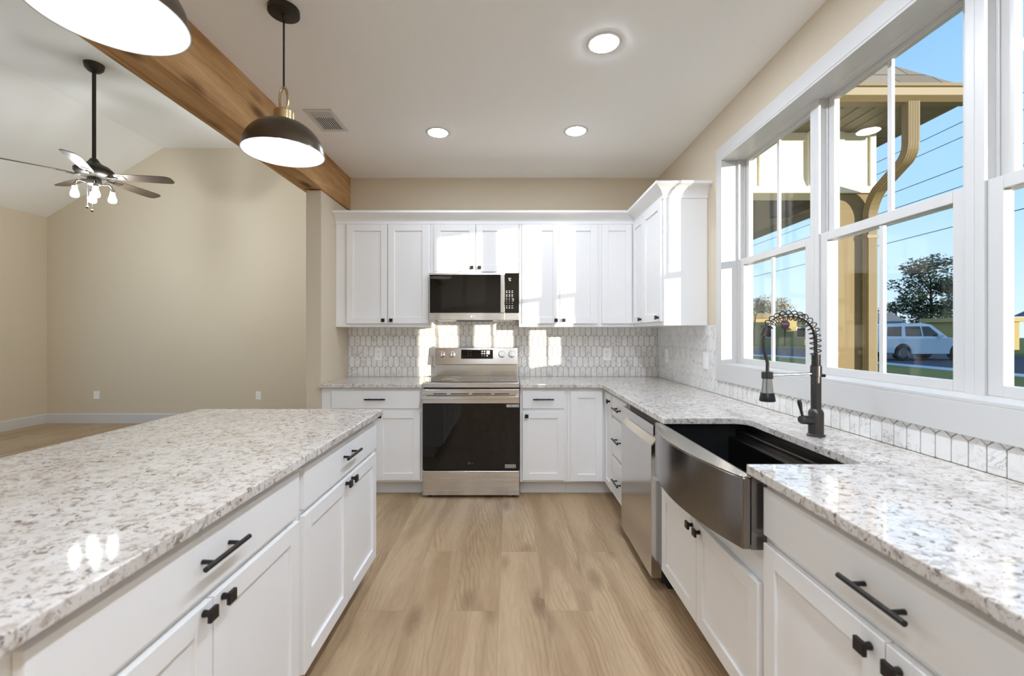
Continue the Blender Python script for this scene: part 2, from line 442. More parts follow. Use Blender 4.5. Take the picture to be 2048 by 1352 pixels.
# three double-hung units
def frame_boxes(mb, x0, x1, y0, y1, z0, z1, s, b, t):
    mb.box(x0, x1, y0, y0+s, z0, z1).box(x0, x1, y1-s, y1, z0, z1)
    mb.box(x0, x1, y0+s, y1-s, z0, z0+b).box(x0, x1, y0+s, y1-s, z1-t, z1)
    return mb
def hung_window(name, y0, y1):
    root = thing(name, (1.53, (y0+y1)/2, WZ0), '', ''); del root['label'], root['category']; struct(root)
    fr = MB(); frame_boxes(fr, 1.462, 1.555, y0, y1, WZ0, WZ1, .030, .014, .014)
    fr.box(1.4965, 1.502, y0+.030, y0+.040, WZ0+.014, WZ1-.014).box(1.4965, 1.502, y1-.040, y1-.030, WZ0+.014, WZ1-.014)
    struct(fr.build('window_frame', 'trim', root, bevel=.002))
    zm = 1.748
    for nm, xa, xb, za, zb, bt, tp in (('lower_sash', 1.470, 1.496, WZ0+.014, zm+.02, .035, .040), ('upper_sash', 1.503, 1.529, zm-.02, WZ1-.014, .040, .022)):
        sa = MB(); frame_boxes(sa, xa, xb, y0+.031, y1-.031, za, zb, .045, bt, tp)
        so = sa.build(nm, 'trim', root, bevel=.002); struct(so)
        xm = (xa+xb)/2; ym = (y0+y1)/2
        struct(MB().box(xm-.007, xm+.007, ym-.010, ym+.010, za+bt, zb-tp).build('muntin', 'trim', so, bevel=.002))
        struct(MB().box(xm-.002, xm+.002, y0+.074, y1-.074, za+bt-.002, zb-tp+.002).build('pane', 'glass', so))
    return root
step = (W1-W0)/3
for i in range(3): hung_window('window_%d' % (i+1), W1-(i+1)*step, W1-i*step)
for i, (y0, y1) in enumerate(((-2.7, 1.2), (1.5, 5.4))):  # unseen living room windows, added to bring in fill daylight
    root = struct(bpy.data.objects.new('window_%d' % (i+4), None)); COL.objects.link(root); root.location = (-6.78, (y0+y1)/2, .1); ORI[root.name] = Vector(root.location)
    fr = MB(); frame_boxes(fr, -6.83, -6.72, y0, y1, .1, 2.75, .06, .06, .06)
    for k in (1, 2):
        y = y0+(y1-y0)*k/3; fr.box(-6.82, -6.73, y-.03, y+.03, .16, 2.69)
    struct(fr.build('window_frame', 'trim', root))
    struct(MB().box(-6.78, -6.776, y0+.05, y1-.05, .15, 2.70).build('pane', 'glass', root))

# ------------------------------------------------------------------ ceiling beam
bm_ = thing('ceiling_beam', (-1.557, .5, 2.438), 'knotty cedar beam running along the ceiling edge between kitchen and living room', 'beam')
MB().box(-1.506, -1.484, -2.9, YB, 2.44, ZC).build('side_board', 'beam', bm_, bevel=.002)
MB().box(-1.632, -1.6315, -2.9, YB, 2.44, 2.95).box(-1.66, -1.632, -2.9, YB, 2.44, ZC+.03).build('side_board', 'beam', bm_, bevel=.002)
MB().box(-1.6310, -1.5065, -2.9, YB, 2.445, 2.460).build('bottom_board', 'beam', bm_, bevel=.002)

# ------------------------------------------------------------------ cabinet parts
def shaker(F, root, u0, u1, v0, v1, name='door', st=.056):
    mb = MB()
    F.box(mb, u0, u0+st, v0, v1, .001, .020); F.box(mb, u1-st, u1, v0, v1, .001, .020)
    F.box(mb, u0+st, u1-st, v0, v0+st, .001, .020); F.box(mb, u0+st, u1-st, v1-st, v1, .001, .020)
    F.box(mb, u0+st-.004, u1-st+.004, v0+st-.004, v1-st+.004, .002, .011)
    return mb.build(name, 'cab', root, bevel=.0018)
def slab(F, root, u0, u1, v0, v1):
    mb = MB(); F.box(mb, u0, u1, v0, v1, .001, .020)
    return mb.build('drawer', 'cab', root, bevel=.0025)
def pull(F, part, u, v, L=.165):
    mb = MB()
    mb.cyl(F.pt(u-L/2, v, .051), F.pt(u+L/2, v, .051), .0062, n=14)
    for d in (-.048, .048):
        mb.cyl(F.pt(u+d, v, .019), F.pt(u+d, v, .047), .0055, .0045, n=10)
    return mb.build('bar_pull', 'black', part)
def knob(F, part, u, v):
    mb = MB()
    F.box(mb, u-.0145, u+.0145, v-.0145, v+.0145, .038, .047)
    mb.cyl(F.pt(u, v, .0195), F.pt(u, v, .039), .0085, .0065, n=12)
    return mb.build('knob', 'black', part, bevel=.0012)
CAB_G = 'white base cabinets'
def base_cabinet(name, F, u0, u1, depth, label, toe=True, vtop=.865, group=None):
    p = F.pt((u0+u1)/2, 0, -depth/2)
    root = thing(name, p, label, 'cabinet', group)
    mb = MB(); F.box(mb, u0+.0005, u1-.0005, .112, vtop, -depth, 0)
    mb.build('cabinet_box', 'cab', root, bevel=.001)
    if toe:
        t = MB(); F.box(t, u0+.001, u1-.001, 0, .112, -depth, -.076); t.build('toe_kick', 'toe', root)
    return root
D0, D1, R0, R1 = .130, .677, .700, .841   # door and drawer heights

# left of the range
r = base_cabinet('base_cabinet', FB, XL+.001, -.689, .59, 'white base cabinet with one wide drawer left of the range')
d = slab(FB, r, -1.417, -.714, R0, R1); pull(FB, d, -1.066, .775)
d = shaker(FB, r, -1.417, -1.068, D0, D1); knob(FB, d, -1.10, .642)
d = shaker(FB, r, -1.063, -.714, D0, D1); knob(FB, d, -1.03, .642)
# right of the range
r = base_cabinet('base_cabinet', FB, .079, .455, .59, 'narrow white base cabinet with one drawer right of the range')
d = slab(FB, r, .099, .431, R0, R1); pull(FB, d, .263, .775)
d = shaker(FB, r, .099, .431, D0, D1); knob(FB, d, .131, .642)
# corner
r = thing('corner_cabinet', (.9, 3.9, 0), 'white corner base cabinet with two full-height doors meeting in the corner', 'cabinet')
MB().prism([(.4555, 3.55), (.77, 3.55), (.77, 3.2805), (XR-.001, 3.2805), (XR-.001, YB-.001), (.4555, YB-.001)], .112, .865, 'z').build('cabinet_box', 'cab', r)
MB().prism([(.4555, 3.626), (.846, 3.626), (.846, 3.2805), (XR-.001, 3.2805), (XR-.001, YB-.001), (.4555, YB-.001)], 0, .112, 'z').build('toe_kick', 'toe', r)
shaker(FB, r, .480, .732, .122, .838)
d = shaker(FR, r, 3.298, 3.528, .122, .838, st=.05); knob(FR, d, 3.345, .785)
# drawer stack
r = base_cabinet('drawer_cabinet', FR, 2.85, 3.28, .60, 'white three-drawer base cabinet between corner cabinet and dishwasher')
for v0, v1, hv in ((R0, R1, .768), (.418, R0-.022, .55), (D0, .396, .262)):
    d = slab(FR, r, 2.87, 3.262, v0, v1); pull(FR, d, 3.066, hv)
# sink base
r = thing('sink_cabinet', (1.07, 1.79, 0), 'white two-door sink base cabinet under the apron sink', 'cabinet')
mb = MB(); FR.box(mb, 1.3305, 2.2395, .112, .640, -.60, 0); FR.box(mb, 1.3305, 1.3345, .640, .865, -.60, 0); FR.box(mb, 2.195, 2.2395, .640, .865, -.60, -.02)
mb.build('cabinet_box', 'cab', r, bevel=.001)
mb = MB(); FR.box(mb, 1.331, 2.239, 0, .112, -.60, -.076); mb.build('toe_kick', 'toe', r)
d = shaker(FR, r, 1.350, 1.792, .125, .538); knob(FR, d, 1.76, .508)
d = shaker(FR, r, 1.797, 2.205, .125, .538); knob(FR, d, 1.83, .508)
# near right
r = base_cabinet('base_cabinet', FR, .44, 1.33, .60, 'white base cabinet with wide drawer and two doors nearest on the right')
d = slab(FR, r, .462, 1.318, R0, R1); pull(FR, d, .893, .766)
d = shaker(FR, r, .893, 1.318, D0, D1); knob(FR, d, .926, .645)
d = shaker(FR, r, .462, .888, D0, D1); knob(FR, d, .856, .645)
# island
IG = None
for (u0, u1, lab) in ((.600, 1.493, 'white island cabinet nearest the camera, with wide drawer and two doors'),
                      (1.493, 2.336, 'white island cabinet at the far end, with wide drawer and two doors')):
    r = base_cabinet('island_cabinet', FI, u0, u1, .61, lab)
    a, b_ = (.641, 1.480) if u0 < 1 else (1.516, 2.330)
    m_ = (a+b_)/2 + (-.01 if u0 < 1 else .01)
    d = slab(FI, r, a, b_, R0-.005, R1-.005); pull(FI, d, (a+b_)/2, .775)
    d = shaker(FI, r, a, m_-.0025, D0, D1-.004); knob(FI, d, m_-.034, .655)
    d = shaker(FI, r, m_+.0025, b_, D0, D1-.004); knob(FI, d, m_+.034, .655)

# ------------------------------------------------------------------ worktops
def rounded(poly, radii, n=6):
    out = []
    N = len(poly)
    for i, p in enumerate(poly):
        r = radii.get(i, 0)
        if not r: out.append(p); continue
        p = Vector(p); a = Vector(poly[i-1]); b = Vector(poly[(i+1) % N])
        da, db = (a-p).normalized(), (b-p).normalized()
        p0, p1 = p+da*r, p+db*r
        for k in range(n+1):
            t = k/n; q = p0*(1-t)**2 + p*2*t*(1-t) + p1*t*t
            out.append((q.x, q.y))
    return out
ZT0, ZT1 = .866, .895
tag(MB().box(XL+.0005, -.692, 3.506, YB-.0085, ZT0, ZT1).build('worktop', 'stone', bevel=.003, origin=(-1.1, 3.8, ZT0)), 'short speckled stone worktop on the cabinet left of the range', 'worktop')
Lp = [(.081, YB-.0085), (.081, 3.506), (.724, 3.506), (.724, 2.105), (1.115, 2.105), (1.095, 1.364), (.724, 1.364), (.724, .42), (XR-.0085, .42), (XR-.0085, YB-.0085)]
Lp = rounded(Lp, {4: .07, 5: .05})
tag(MB().prism(Lp, ZT0, ZT1, 'z').build('worktop', 'stone', bevel=.003, origin=(1.05, 2.5, ZT0)), 'long L-shaped speckled stone worktop with the sink cutout under the windows', 'worktop')
tag(MB().prism(rounded([(-1.64, .565), (-.671, .565), (-.671, 2.358), (-1.64, 2.358)], {0: .03, 1: .02, 2: .012, 3: .012}), ZT0, ZT1, 'z').build('island_worktop', 'stone', bevel=.003, origin=(-1.15, 1.45, ZT0)), 'large speckled stone worktop covering the kitchen island', 'worktop')

# ------------------------------------------------------------------ picket tile backsplashes
def clip(poly, x0, x1, y0, y1):
    def cut(pts, f, g):
        out = []
        for i in range(len(pts)):
            a, b = pts[i-1], pts[i]
            fa, fb = f(a), f(b)
            if (fa >= 0) != (fb >= 0):
                t = fa/(fa-fb); out.append((a[0]+(b[0]-a[0])*t, a[1]+(b[1]-a[1])*t))
            if fb >= 0: out.append(b)
        return out
    for f in (lambda p: p[0]-x0, lambda p: x1-p[0], lambda p: p[1]-y0, lambda p: y1-p[1]):
        if len(poly) < 3: return []
        poly = cut(poly, f, None)
    return poly
PW, PR, PT = .0517, .0975, .021
def picket_tiles(rects, umin, umax, put, name_root, u_off=0.0, tip=.994):
    """rects: (u0,u1,v0,v1) areas; put(u,v,n)->Vector"""
    mb = MB(); cols = []
    g = .0017
    for (a0, a1, b0, b1) in rects:
        for r in range(-2, 7):
            zb = tip - PR - PT + PR*r    # bottom tip of this row's tiles
            off = u_off + (PW/2 if r % 2 else 0)
            k0 = int((a0-off)/PW)-2; k1 = int((a1-off)/PW)+2
            for k in range(k0, k1+1):
                c = off+k*PW; hw = PW/2-g
                q = g*1.2
                hexa = [(c, zb+q), (c+hw, zb+PT+q*.3), (c+hw, zb+PR-q*.3), (c, zb+PR+PT-q), (c-hw, zb+PR-q*.3), (c-hw, zb+PT+q*.3)]
                pl = clip(hexa, a0, a1, b0, b1)
                if len(pl) < 3: continue
                ar = abs(sum(pl[i-1][0]*pl[i][1]-pl[i][0]*pl[i-1][1] for i in range(len(pl))))/2
                if ar < 2e-5: continue
                n = len(pl); k_ = len(mb.v)
                m = (sum(p[0] for p in pl)/n, sum(p[1] for p in pl)/n)
                inn = [(p[0]+(m[0]-p[0])*.045, p[1]+(m[1]-p[1])*.03) for p in pl]
                mb.v += [put(u, v, .001) for u, v in pl] + [put(u, v, .0068) for u, v in pl] + [put(u, v, .008) for u, v in inn]
                col = (random.random(), random.random(), random.random(), 1)
                fs = [[k_+2*n+i for i in range(n)]]
                for i in range(n):
                    j = (i+1) % n
                    fs += [[k_+i, k_+j, k_+n+j, k_+n+i], [k_+n+i, k_+n+j, k_+2*n+j, k_+2*n+i]]
                for f in fs: mb.f.append(f); mb.sm.append(False); cols.append(col)
    return mb, cols
def tile_object(mb, cols, root):
    o = mb.build('tiles', 'tile', root)
    me = o.data
    at = me.color_attributes.new('tile', 'FLOAT_COLOR', 'CORNER')
    for p in me.polygons:
        for li in p.loop_indices: at.data[li].color = cols[p.index]
    bmx = bmesh.new(); bmx.from_mesh(me); bmesh.ops.recalc_face_normals(bmx, faces=bmx.faces); bmx.to_mesh(me); bmx.free()
    return o
r = thing('backsplash', (0, YB, .895), 'marble picket tile backsplash on the back wall behind the range', 'backsplash')
rects = [(XL+.001, -.6885, ZT1+.0005, 1.352), (-.6885, .0785, ZT1-.03, 1.415), (.0785, XR-.009, ZT1+.0005, 1.352)]
mb, cols = picket_tiles(rects, 0, 0, lambda u, v, n: Vector((u, YB-n, v)), r, .004)
tile_object(mb, cols, r)
g = MB()
for a0, a1, b0, b1 in rects: g.box(a0, a1, YB-.005, YB-.0002, b0, b1)
g.build('grout', 'grout', r)
r = thing('backsplash', (XR, 2.3, .895), 'marble picket tile backsplash on the window wall below the windows', 'backsplash')
rects = [(2.931, YB-.009, ZT1+.0005, 1.352), (.42, 2.931, ZT1+.0005, .989)]
mb, cols = picket_tiles(rects, 0, 0, lambda u, v, n: Vector((XR-n, u, v)), r, .013)
tile_object(mb, cols, r)
g = MB()
for a0, a1, b0, b1 in rects: g.box(XR-.005, XR-.0002, a0, a1, b0, b1)
g.build('grout', 'grout', r)

# ------------------------------------------------------------------ outlets and switches
def plate(name, label, cat, axis, pos, w=.072, h=.116, kind='outlet', gangs=1, group=None):
    r = thing(name, pos, label, cat, group)
    def b(mb, a0, a1, v0, v1, n0, n1):
        x, y, z = pos
        if axis == 'y': return mb.box(x+a0, x+a1, y-n1, y-n0, z+v0, z+v1)
        return mb.box(x-n1, x-n0, y+a0, y+a1, z+v0, z+v1)
    b(MB(), -w/2, w/2, -h/2, h/2, .0002, .006).build('cover_plate', 'plate', r, bevel=.002)
    if kind == 'outlet':
        for dz in (-.019, .019):
            so = b(MB(), -.016, .016, dz-.0145, dz+.0145, .0055, .0075).build('socket', 'plate', r, bevel=.001)
            for sl in ((-.008, -.0055, dz-.002, dz+.007), (.0055, .008, dz-.002, dz+.006), (-.002, .002, dz-.010, dz-.006)):
                b(MB(), *sl, .0073, .0078).build('slot', 'dark', so)
    elif kind == 'switch':
        b(MB(), -.016, .016, -.033, .033, .0055, .009).build('rocker', 'plate', r, bevel=.001)
    return r
plate('wall_outlet', 'white outlet in the tile backsplash left of the range', 'outlet', 'y', (-1.222, YB-.008, 1.104))
plate('wall_outlet', 'white outlet in the tile backsplash right of the range near the corner', 'outlet', 'y', (.90, YB-.008, 1.102), w=.078)
plate('wall_outlet', 'white outlet plate on side wall tiles closer to the corner', 'outlet', 'x', (XR-.008, 3.88, 1.10))
plate('light_switch', 'white switch plate on side wall tiles beside the window casing', 'switch', 'x', (XR-.008, 3.11, 1.105), kind='switch')
plate('wall_outlet', 'white outlet low on the living room far wall, nearer the kitchen', 'outlet', 'y', (-3.64, 6.44, .40))
plate('blank_wall_plate', 'blank white wall plate low on the far wall near the left corner', 'wall plate', 'y', (-5.98, 6.44, .405), w=.085, kind='blank')

# ------------------------------------------------------------------ wall cabinets
UZ0, UZ1 = 1.352, 2.30
def wall_cabinet(name, x0, x1, z0, label, d=.3045):
    root = thing(name, ((x0+x1)/2, YB-.15, z0), label, 'cabinet')
    MB().box(x0+.0005, x1-.0005, 3.838, YB-.001, z0, UZ1).build('cabinet_box', 'cab', root, bevel=.001)
    return root
dz0, dz1 = 1.380, 2.232
r = wall_cabinet('wall_cabinet', XL+.001, -.6885, UZ0, 'tall white two-door wall cabinet at the left end of the row')
d = shaker(UB, r, -1.403, -1.054, dz0, dz1); knob(UB, d, -1.086, 1.408)
d = shaker(UB, r, -1.048, -.699, dz0, dz1); knob(UB, d, -1.017, 1.408)
r = wall_cabinet('wall_cabinet', -.6875, .0775, 1.812, 'short white two-door wall cabinet directly above the microwave')
d = shaker(UB, r, -.654, -.297, 1.828, dz1); knob(UB, d, -.327, 1.858)
d = shaker(UB, r, -.291, .066, 1.828, dz1); knob(UB, d, -.261, 1.858)
r = wall_cabinet('wall_cabinet', .0785, .765, UZ0, 'tall white two-door wall cabinet right of the microwave')
d = shaker(UB, r, .103, .424, dz0, dz1); knob(UB, d, .394, 1.408)
d = shaker(UB, r, .429, .746, dz0, dz1); knob(UB, d, .459, 1.408)
r = thing('corner_wall_cabinet', (1.2, 3.9, UZ0), 'white L-shaped corner wall cabinet joining back wall and window wall', 'cabinet')
MB().prism([(.7655, 3.838), (1.073, 3.838), (1.073, 3.5305), (XR-.001, 3.5305), (XR-.001, YB-.001), (.7655, YB-.001)], UZ0, UZ1, 'z').build('cabinet_box', 'cab', r, bevel=.001)
shaker(UB, r, .788, 1.048, dz0, dz1)
d = shaker(UR, r, 3.538, 3.812, dz0, dz1); knob(UR, d, 3.572, 1.408)
r = thing('wall_cabinet', (1.22, 3.32, UZ0), 'narrow white single-door wall cabinet beside the window', 'cabinet')
MB().box(1.073, XR-.001, 3.105, 3.5295, UZ0, UZ1).build('cabinet_box', 'cab', r, bevel=.001)
d = shaker(UR, r, 3.122, 3.522, dz0, dz1); knob(UR, d, 3.156, 1.408)
# crown moulding: swept cove along the tops
path = [(XL+.001, 3.838, (0, -1)), (1.073, 3.838, (-1, -1)), (1.073, 3.105, (-1, -1)), (XR-.001, 3.105, (0, -1))]
cp = [(.001, 2.238), (.006, 2.238), (.010, 2.262), (.024, 2.285), (.048, 2.305), (.070, 2.315), (.080, 2.318), (.080, 2.336), (.001, 2.336)]
mb = MB(); vs = []; n = len(cp)
for x, y, (dx, dy) in path:
    for (o_, z) in cp: vs.append((x+dx*o_, y+dy*o_, z))
fs = []
for i in range(3):
    for k in range(n): fs.append((i*n+k, (i+1)*n+k, (i+1)*n+(k+1) % n, i*n+(k+1) % n))
fs += [tuple(range(n)), tuple(range(4*n-1, 3*n-1, -1))]
mb.add(vs, fs)
bx = mb.build('crown_moulding', 'cab', origin=(0, 3.8, 2.238))
bmx = bmesh.new(); bmx.from_mesh(bx.data); bmesh.ops.recalc_face_normals(bmx, faces=bmx.faces); bmx.to_mesh(bx.data); bmx.free()
tag(bx, 'white crown moulding along the tops of the wall cabinets', 'moulding')

# ------------------------------------------------------------------ microwave
mx0, mx1, myf, mz0, mz1 = -.684, .074, 3.757, 1.409, 1.8065
r = thing('microwave', (-.305, 3.95, mz0), 'stainless over-the-range microwave with black glass door', 'microwave')
MB().box(mx0+.004, mx1-.004, myf+.03, YB-.0085, mz0+.004, mz1).build('housing', 'steel', r, bevel=.002)
xd = -.005 - .075   # door / control split
dr = MB(); dr.box(mx0, xd+.036, myf, myf+.03, mz1-.016, mz1-.001).box(mx0, xd+.036, myf, myf+.03, mz0, mz0+.060).box(mx0, mx0+.006, myf, myf+.03, mz0+.060, mz1-.016)
d = dr.build('door', 'steel', r, bevel=.0015)
MB().box(mx0+.006, xd+.036, myf+.004, myf+.03, mz0+.060, mz1-.016).build('door_glass', 'blackglass', d)
MB().prism([(xd, myf-.030), (xd+.034, myf-.030), (xd+.034, myf-.022), (xd+.026, myf+.003), (xd+.008, myf+.003), (xd, myf-.022)], mz0+.060, mz1-.018, 'z').build('handle', 'steelv', d, bevel=.003)
pn = MB().box(xd+.0375, mx1, myf+.001, myf+.03, mz0+.060, mz1-.001).build('control_panel', 'blackglass', r, bevel=.001)
MB().box(xd+.0375, mx1, myf, myf+.03, mz0, mz0+.059).build('panel_base', 'steel', r, bevel=.0015)
px0, pxs = xd+.052, .0235
for zs, nm in (((1.716, 1.703, 1.684, 1.672), 'mode_keys'), ((1.655, 1.641, 1.625, 1.611), 'number_keys'), ((1.590, 1.573), 'start_keys')):
    bt = MB()
    for i in range(3):
        for z in zs:
            w = .0055 if z > 1.66 or z < 1.6 else .003
            bt.box(px0+i*pxs-w, px0+i*pxs+w, myf+.0004, myf+.0012, z-.0645, z-.0595)
    bt.build(nm, 'print', pn)
MB().box(px0+2*pxs+.0065, px0+2*pxs+.0125, myf+.0004, myf+.0012, 1.567, 1.59).build('start_key', 'print', pn)
MB().box(px0+.013, px0+.038, myf+.0004, myf+.0012, 1.759, 1.763).box(px0+.02, px0+.024, myf+.0004, myf+.0012, 1.740, 1.757).box(px0+.028, px0+.034, myf+.0004, myf+.0012, 1.738, 1.750).build('clock_marks', 'print', pn)
lg = textmb('LG', .021); lg.xform(facing_camera((-.300, myf-.0006, mz0+.030)))
cc = MB().cyl((-.325, myf-.0012, mz0+.030), (-.325, myf+.0002, mz0+.030), .0085, n=20)
lg.add(cc.v, cc.f); lg.build('logo', 'print', d)
un = MB().box(mx0+.05, mx1-.05, myf+.05, YB-.03, mz0-.003, mz0+.005).build('underside_panel', 'plate', r, bevel=.001)
MB().box(-.46, -.15, myf+.055, myf+.16, mz0-.008, mz0-.002).build('grease_filter', 'dark', un)

# ------------------------------------------------------------------ range
rx0, rx1, ryf = -.688, .075, 3.492
rc = (rx0+rx1)/2
r = thing('range', (rc, 3.8, 0), 'stainless electric range with black oven glass and rear knob console', 'range')
MB().box(rx0+.004, rx1-.004, ryf+.045, YB-.012, .045, .868).build('body', 'blackplastic', r)
MB().box(rx0, rx1, ryf+.004, 4.06, .870, .908).build('cooktop_rim', 'steel', r, bevel=.003)
MB().box(rx0+.012, rx1-.012, ryf+.045, 4.05, .9075, .9115).build('cooktop_glass', 'blackglass', r, bevel=.001)
for (x, y, rr) in ((-.50, 3.66, .105), (-.11, 3.66, .085), (-.50, 3.90, .075), (-.11, 3.90, .10)):
    bn = MB()
    for q in (rr, rr*.62):
        ring = [(x+q*math.cos(a*PI/24), y+q*math.sin(a*PI/24), .9118) for a in range(49)]
        bn.tube(ring, .0009, 4)
    bn.build('burner_ring', 'greyprint', r)
# backguard: lower riser and leaning console
MB().box(rx0+.004, rx1-.006, 4.060, 4.13, .868, 1.012).build('backguard', 'steelv', r, bevel=.002)
cp_ = [(4.13, 1.012), (4.13, 1.178), (4.075, 1.178), (4.032, 1.165), (4.012, 1.016), (4.016, 1.012)]
co = MB().prism(cp_, rx0+.004, rx1-.006, 'x').build('console', 'steelv', r, bevel=.003)
def con(z): return 4.012 + (z-1.016)/(1.165-1.016)*.020
sl = math.atan2(.020, .149)
di = MB().box(-.1425, .1425, -.0015, .004, -.040, .040).xform(Matrix.Translation((-.298, con(1.108), 1.108)) @ Matrix.Rotation(-sl, 4, 'X'))
dd = di.build('display', 'blackglass', co)
MB().box(-.1455, .1455, 0, .004, -.043, .043).xform(Matrix.Translation((-.298, con(1.108), 1.108)) @ Matrix.Rotation(-sl, 4, 'X')).build('display_frame', 'nickel', co)
mk = MB()
for (x, z, w, h) in ((.046, .026, .007, .006), (.068, .026, .006, .006), (.046, .006, .008, .006), (.068, .006, .006, .006), (.046, -.014, .003, .002), (.068, -.014, .003, .002), (.092, -.015, .006, .005), (.10, .016, .016, .017)):
    mk.box(x-w, x+w, -.0022, -.001, z-h, z+h)
mk.xform(Matrix.Translation((-.298, con(1.108), 1.108)) @ Matrix.Rotation(-sl, 4, 'X')).build('keypad_marks', 'print', co)
mk = MB()
for i in range(2):
    for k in range(3): mk.box(-.080+i*.024-.003, -.080+i*.024+.003, -.0022, -.001, .026-k*.02-.002, .026-k*.02+.002)
mk.xform(Matrix.Translation((-.298, con(1.108), 1.108)) @ Matrix.Rotation(-sl, 4, 'X')).build('burner_marks', 'greyprint', co)
for x in (-.618, -.528, -.073, .018):
    kb = MB().cyl((0, 0, 0), (0, -.012, 0), .033, .031, 28).cyl((0, -.012, 0), (0, -.034, 0), .030, .026, 28).box(-.006, .006, -.046, -.03, -.025, .025)
    kb.xform(Matrix.Translation((x, con(1.108), 1.108)) @ Matrix.Rotation(-sl, 4, 'X'))
    kb.build('control_knob', 'steelv', co, bevel=.0015)
# oven door
dz_t, dz_b = .858, .222
dr = MB().box(rx0+.001, rx1-.001, ryf+.004, ryf+.044, .745, dz_t).build('oven_door', 'steel', r, bevel=.003)
MB().box(rx0+.001, rx1-.001, ryf+.004, ryf+.044, dz_b, .7445).build('oven_glass', 'blackglass', dr, bevel=.002)
MB().box(rx0+.10, rx1-.11, ryf+.0415, ryf+.0442, .30, .68).build('oven_window', 'dark', dr)
sl_ = MB()
for x0_, x1_ in ((-.600, -.497), (-.465, -.325), (-.296, -.150), (-.122, -.008)): sl_.box(x0_, x1_, ryf-.010, ryf+.0035, .819, .8255)
sl_.build('vent_slots', 'dark', dr)
hb = MB().box(rx0+.004, rx1-.004, ryf-.052, ryf-.028, .783, .809).box(rx0+.004, rx0+.030, ryf-.03, ryf+.005, .785, .807).box(rx1-.030, rx1-.004, ryf-.03, ryf+.005, .785, .807)
hb.build('door_handle', 'steelv', dr, bevel=.003)
MB().box(rx0+.03, rx1-.03, ryf-.006, ryf+.004, .812, .852).build('vent_strip', 'steelv', dr, bevel=.002)
st = MB().box(-.028, .070, ryf+.0025, ryf+.0042, .716, .738).build('sticker', 'print', dr)
MB().box(-.010, -.003, ryf+.0018, ryf+.003, .723, .731).box(.006, .018, ryf+.0018, ryf+.003, .722, .732).box(.054, .064, ryf+.0018, ryf+.003, .722, .732).build('sticker_marks', 'greyprint', dr)
b2 = MB().box(-.040, .046, ryf+.0028, ryf+.0042, .238, .266).build('badge', 'nickel', dr, bevel=.001)
MB().box(-.030, .036, ryf+.0020, ryf+.0032, .247, .257).build('badge_band', 'greyprint', dr)
tx = textmb('LG', .022); tx.xform(facing_camera((-.298, ryf+.0034, .276))); cc = MB().cyl((-.324, ryf+.003, .276), (-.324, ryf+.0042, .276), .010, n=20); tx.add(cc.v, cc.f); tx.build('logo', 'faintprint', dr)
MB().box(rx0+.001, rx1-.001, ryf+.002, ryf+.044, .024, .216).build('storage_drawer', 'steel', r, bevel=.003)
for x in (rx0+.05, rx1-.05):
    for y in (ryf+.06, 4.05): MB().cyl((x, y, 0), (x, y, .046), .016, n=14).build('foot', 'blackplastic', r)

# ------------------------------------------------------------------ dishwasher
r = thing('dishwasher', (1.05, 2.545, 0), 'stainless dishwasher with pocket handle left of the apron sink', 'dishwasher')
y0, y1 = 2.246, 2.845
MB().box(.765, XR-.05, y0+.008, y1-.008, .03, .862).build('tub_body', 'blackplastic', r)
MB().box(.722, .764, y0, y1, .778, .832).build('control_strip', 'dwsteel', r, bevel=.002)
dp = [(.764, .060), (.764, .775), (.753, .775), (.712, .726), (.712, .064), (.716, .060)]
d = MB().prism([(x, z) for x, z in dp], y0, y1, 'y').build('door', 'dwsteel', r, bevel=.002)
MB().add([(.7525, y0+.004, .7757), (.7115, y0+.004, .7272), (.7115, y1-.004, .7272), (.7525, y1-.004, .7757), (.7535, y0+.004, .7748), (.7125, y0+.004, .7262), (.7125, y1-.004, .7262), (.7535, y1-.004, .7748)],
         [(0,3,2,1), (4,5,6,7), (0,1,5,4), (1,2,6,5), (2,3,7,6), (3,0,4,7)]).build('pocket_handle', 'nickel', d)
MB().box(.80, .84, y0+.01, y1-.01, 0, .06).build('toe_panel', 'blackplastic', r)

# ------------------------------------------------------------------ apron sink
r = thing('apron_sink', (.9, 1.74, .645), 'dark stainless apron sink with bowed front set in the worktop', 'sink')
za, zb = .645, .8655
ya, yb = 1.336, 2.150
arc = []
for k in range(25):
    t = k/24; y = ya+.004+(yb-ya-.008)*t
    arc.append((.700-.066*(1-(2*t-1)**2), y))
front = [(.7685, ya)] + [(.7685, yb)]
poly = [(.7245, ya), ] + arc + [(.7245, yb)]
mb = MB(); n = len(poly)
mb.prism(poly[::-1], za, zb-.004, 'z', smooth=True)
mb.build('apron', 'blacksteel', r, bevel=.004, angle=50)
MB().prism(poly[::-1], zb-.0038, zb, 'z', smooth=True).build('front_rim', 'rimsteel', r, bevel=.001, angle=50)
for q in (ya, yb-.003): MB().box(.7250, .7690, q, q+.003, za, zb).build('apron_return', 'blacksteel', r)
bs = MB()
X0, X1, Y0, Y1, ZB = .7250, 1.140, 1.345, 2.135, .660
bs.box(X0, X1, Y0, Y1, ZB-.004, ZB).box(X0, X0+.004, Y0, Y1, ZB, zb-.0005).box(X1-.004, X1, Y0, Y1, ZB, zb-.0005)
bs.box(X0+.004, X1-.004, Y0, Y0+.004, ZB, zb-.0005).box(X0+.004, X1-.004, Y1-.004, Y1, ZB, zb-.0005)
bs.build('basin', 'basin', r)
MB().box(1.080, X1-.004, Y0+.004, Y1-.004, .832, .836).box(1.080, 1.084, Y0+.004, Y1-.004, .806, .832).box(1.045, 1.080, Y0+.004, Y1-.004, .802, .806).box(1.045, 1.048, Y0+.004, Y1-.004, .664, .802).build('ledge', 'blacksteel', r, bevel=.0012)
